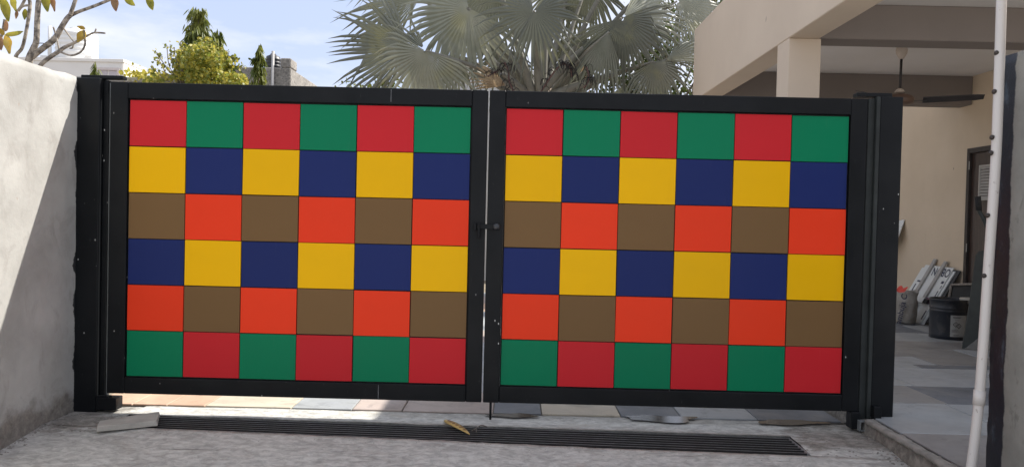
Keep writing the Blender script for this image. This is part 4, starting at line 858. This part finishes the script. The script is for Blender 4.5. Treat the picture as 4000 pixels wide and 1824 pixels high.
def fanleaf(hub, Yd, ang, rpx, span, nsg=44, split=0.58, face=0.0, pitch=0.0, droop=0.12, fold=0.25, mat=None, pet=True, base=None, bent=0.10, rfac=1.15):
    H_ = at(*hub, Yd); R_ = rpx*Yd/3000*rfac; a = radians(ang); ax = Vector((cos(a), 0, sin(a))); nm = Vector((sin(radians(face)), -cos(radians(face)), sin(radians(pitch)))).normalized()
    ax = (ax-nm*ax.dot(nm)).normalized(); sd = nm.cross(ax); sp_ = radians(span); vs, fs = [], []; rows = (0.03, 0.2, 0.36, split*0.86, 0.66, 0.82, 1.0); nseg = max(6, int(nsg*0.62)); dth = sp_/nseg
    for i in range(nseg):
        th = -sp_+(2*i+1)*dth; u = th/sp_; Rb = R_*(1-0.22*u*u); ln = Rb*rp.uniform(0.80, 1.07); D0 = ax*cos(th)+sd*sin(th); brk = rp.random() < bent; kick = rp.uniform(-.09, .09); bend = droop*rp.uniform(0.3, 1.7); b = len(vs); sl_ = split*0.86*rp.uniform(.90, 1.08)
        dd_ = D0; E0 = (-ax*sin(th)+sd*cos(th)); tw = rp.uniform(-.9, .9)
        for j, t in enumerate(rows):
            tt_ = min(t, sl_); hw = tt_*Rb*math.tan(dth)*1.05
            if t > sl_: k = (t-sl_)/(1-sl_); hw *= max(0.03, (1-k)**0.75); 
            c = H_+D0*(Rb*tt_+ln*(t-tt_)) - nm*(fold*R_*u*u*t*0.8) - nm*0.10*R_*t*t
            if t > sl_:
                k = (t-sl_)/(1-sl_); c += Vector((0, 0, -1))*bend*ln*k*k + E0*kick*ln*k
                if brk: c += (Vector((0, -0.25, -1))*0.55 - D0*0.42)*ln*(t-sl_)
                ee = (E0*cos(tw*k)+nm*sin(tw*k))
            else: ee = E0
            rg = nm*hw*0.20
            vs += [c-ee*hw-rg, c+rg, c+ee*hw-rg]
        for j in range(len(rows)-1):
            k = b+j*3; fs += [(k, k+1, k+4, k+3), (k+1, k+2, k+5, k+4)]
    o = link('leaf', mesh('leaf', vs, fs), mat or PALM, palm)
    if pet:
        bs = Vector(base) if base else Vector((PX+0.10*cos(a)*(1 if H_.x > PX else 1), PY+rp.uniform(-.12, .12), 2.72))
        md = bs.lerp(H_, 0.5)+Vector((0, 0, 0.10*(H_-bs).length*0.6)); P_ = spline([bs, md, H_-nm*0.012], 6); nP = len(P_)
        v, f = tube(P_, [0.055-0.042*(i/(nP-1)) for i in range(nP)], 8); link('stalk', mesh('stalk', v, f), PET, o, True)
    return o
# hub px, depth, direction, radius px, half-span
fanleaf((1832,34), 9.75, 222, 285, 112, 52, 0.62, face=-12, pitch=-8)
fanleaf((1662,200), 9.55, 246, 275, 92, 48, 0.60, face=-20, pitch=-25, droop=0.18, base=(PX-0.05, PY-0.15, 2.75))
fanleaf((1655,190), 9.70, 135, 250, 26, 10, 0.30, face=-30, pitch=-10, pet=False, fold=0.0)
fanleaf((1600,186), 10.1, 176, 330, 62, 44, 0.60, face=-8, pitch=0, droop=0.06)
fanleaf((1640,-10), 10.5, 178, 320, 60, 40, 0.60, face=-5, pitch=8, droop=0.08)
fanleaf((2087,44), 9.45, 262, 222, 150, 60, 0.52, face=2, pitch=-5, droop=0.14, bent=0.10)
fanleaf((2428,72), 9.95, 292, 310, 92, 56, 0.50, face=14, pitch=-18, droop=0.24, bent=0.12)
fanleaf((2436,66), 10.15, 8, 310, 55, 34, 0.56, face=20, pitch=10, droop=0.16)
fanleaf((2378,126), 9.85, 254, 265, 34, 26, 0.56, face=-14, pitch=-10, droop=0.14)
fanleaf((2556,242), 10.2, 292, 215, 78, 40, 0.55, face=18, pitch=-12, droop=0.20)
fanleaf((2600,235), 10.3, 20, 200, 30, 20, 0.6, face=10, pitch=0)
fanleaf((2645,5), 10.6, -20, 250, 70, 40, 0.58, face=10, pitch=10)
fanleaf((2300,-70), 11.3, 268, 310, 78, 52, 0.42, face=0, pitch=-15, droop=0.25, base=(PX+0.1, PY+0.2, 2.8))
fanleaf((2180,-60), 11.6, 262, 270, 70, 46, 0.42, face=-6, pitch=-15, droop=0.25)
fanleaf((2235,140), 11.4, 282, 190, 70, 36, 0.5, face=8, pitch=-15, droop=0.2)
fanleaf((1975,185), 11.2, 250, 190, 80, 40, 0.5, face=-10, pitch=-12, droop=0.2)
fanleaf((1760,210), 10.6, 285, 190, 60, 34, 0.5, face=0, pitch=-20, droop=0.25)
fanleaf((1930,-60), 10.9, 240, 300, 90, 50, 0.52, face=-6, pitch=0, droop=0.2)
fanleaf((1975,335), 9.9, 158, 150, 32, 16, 0.55, face=0, pitch=-10, mat=DEAD, pet=False)
fanleaf((2440,330), 10.9, 262, 150, 40, 22, 0.5, face=0, pitch=-10, droop=0.2, pet=False, mat=None)
fanleaf((2330,130), 10.9, 250, 230, 22, 12, 0.5, face=0, pitch=-5, droop=0.2, pet=False, mat=DEAD)
for hub, yd, an in (((1850,-260), 10.2, 120), ((2150,-330), 10.6, 92), ((2480,-240), 10.4, 58), ((1650,-150), 11.0, 150), ((2640,-150), 10.9, 25), ((2250,-150), 11.9, 80), ((2050,-140), 10.1, 100)): fanleaf(hub, yd, an, 300, 105, 46, 0.58, face=rp.uniform(-20, 20), pitch=rp.uniform(5, 30))
# bare stalks and leaf bases
for a, b, rr in (((2105,372), (2280,190), 0.05), ((2160,372), (2400,292), 0.05), ((2080,372), (2010,150), 0.05), ((2110,360), (2090,120), 0.06), ((2060,370), (1960,290), 0.05)):
    P_ = spline([at(*a, 10.35), at((a[0]+b[0])/2, (a[1]+b[1])/2-6, 10.2), at(*b, 10.1)], 5); nP = len(P_); v, f = tube(P_, [rr*(1.25-0.6*i/nP) for i in range(nP)], 8); link('stalk', mesh('stalk', v, f), PET, palm, True)
FD = simple('dark_dry_flower_stalk', (0.016, 0.013, 0.012), 0.8, 0.3, 12, 0); FR_ = simple('reddish_stalk', (0.11, 0.06, 0.05), 0.8, 0.3, 12, 0)
def flower(path, n, seed):
    r = random.Random(seed); P_ = spline([at(*q, 9.9) for q in path], 6); v, f = tube(P_, 0.012, 6); st = link('flower_stalk', mesh('flower_stalk', v, f), FR_, palm, True); vs, fs = [], []
    for k in range(n):
        p0 = r.choice(P_[2:]); c = 4
        for q in range(r.randint(2, 4)):
            an = r.uniform(0, 2*pi); ln = r.uniform(0.06, 0.13); o_ = Vector((cos(an), sin(an)*0.6, 0)); tube([p0, p0+o_*ln*0.45+Vector((0, 0, ln*0.35)), p0+o_*ln*0.8+Vector((0, 0, ln*0.15)), p0+o_*ln*0.95+Vector((0, 0, -ln*0.55))], [0.005, 0.0045, 0.0045, 0.003], 4, vs, fs)
    link('dry_flowers', mesh('dry_flowers', vs, fs), FD, st)
flower([(2010,365), (1990,320), (1985,275), (1970,245)], 11, 1); flower([(2110,365), (2135,325), (2170,275), (2205,245)], 12, 2); flower([(2200,250), (2225,262), (2235,300)], 12, 3); flower([(2280,345), (2300,310), (2290,262)], 10, 4); flower([(1905,300), (1930,285), (1945,278)], 6, 5)
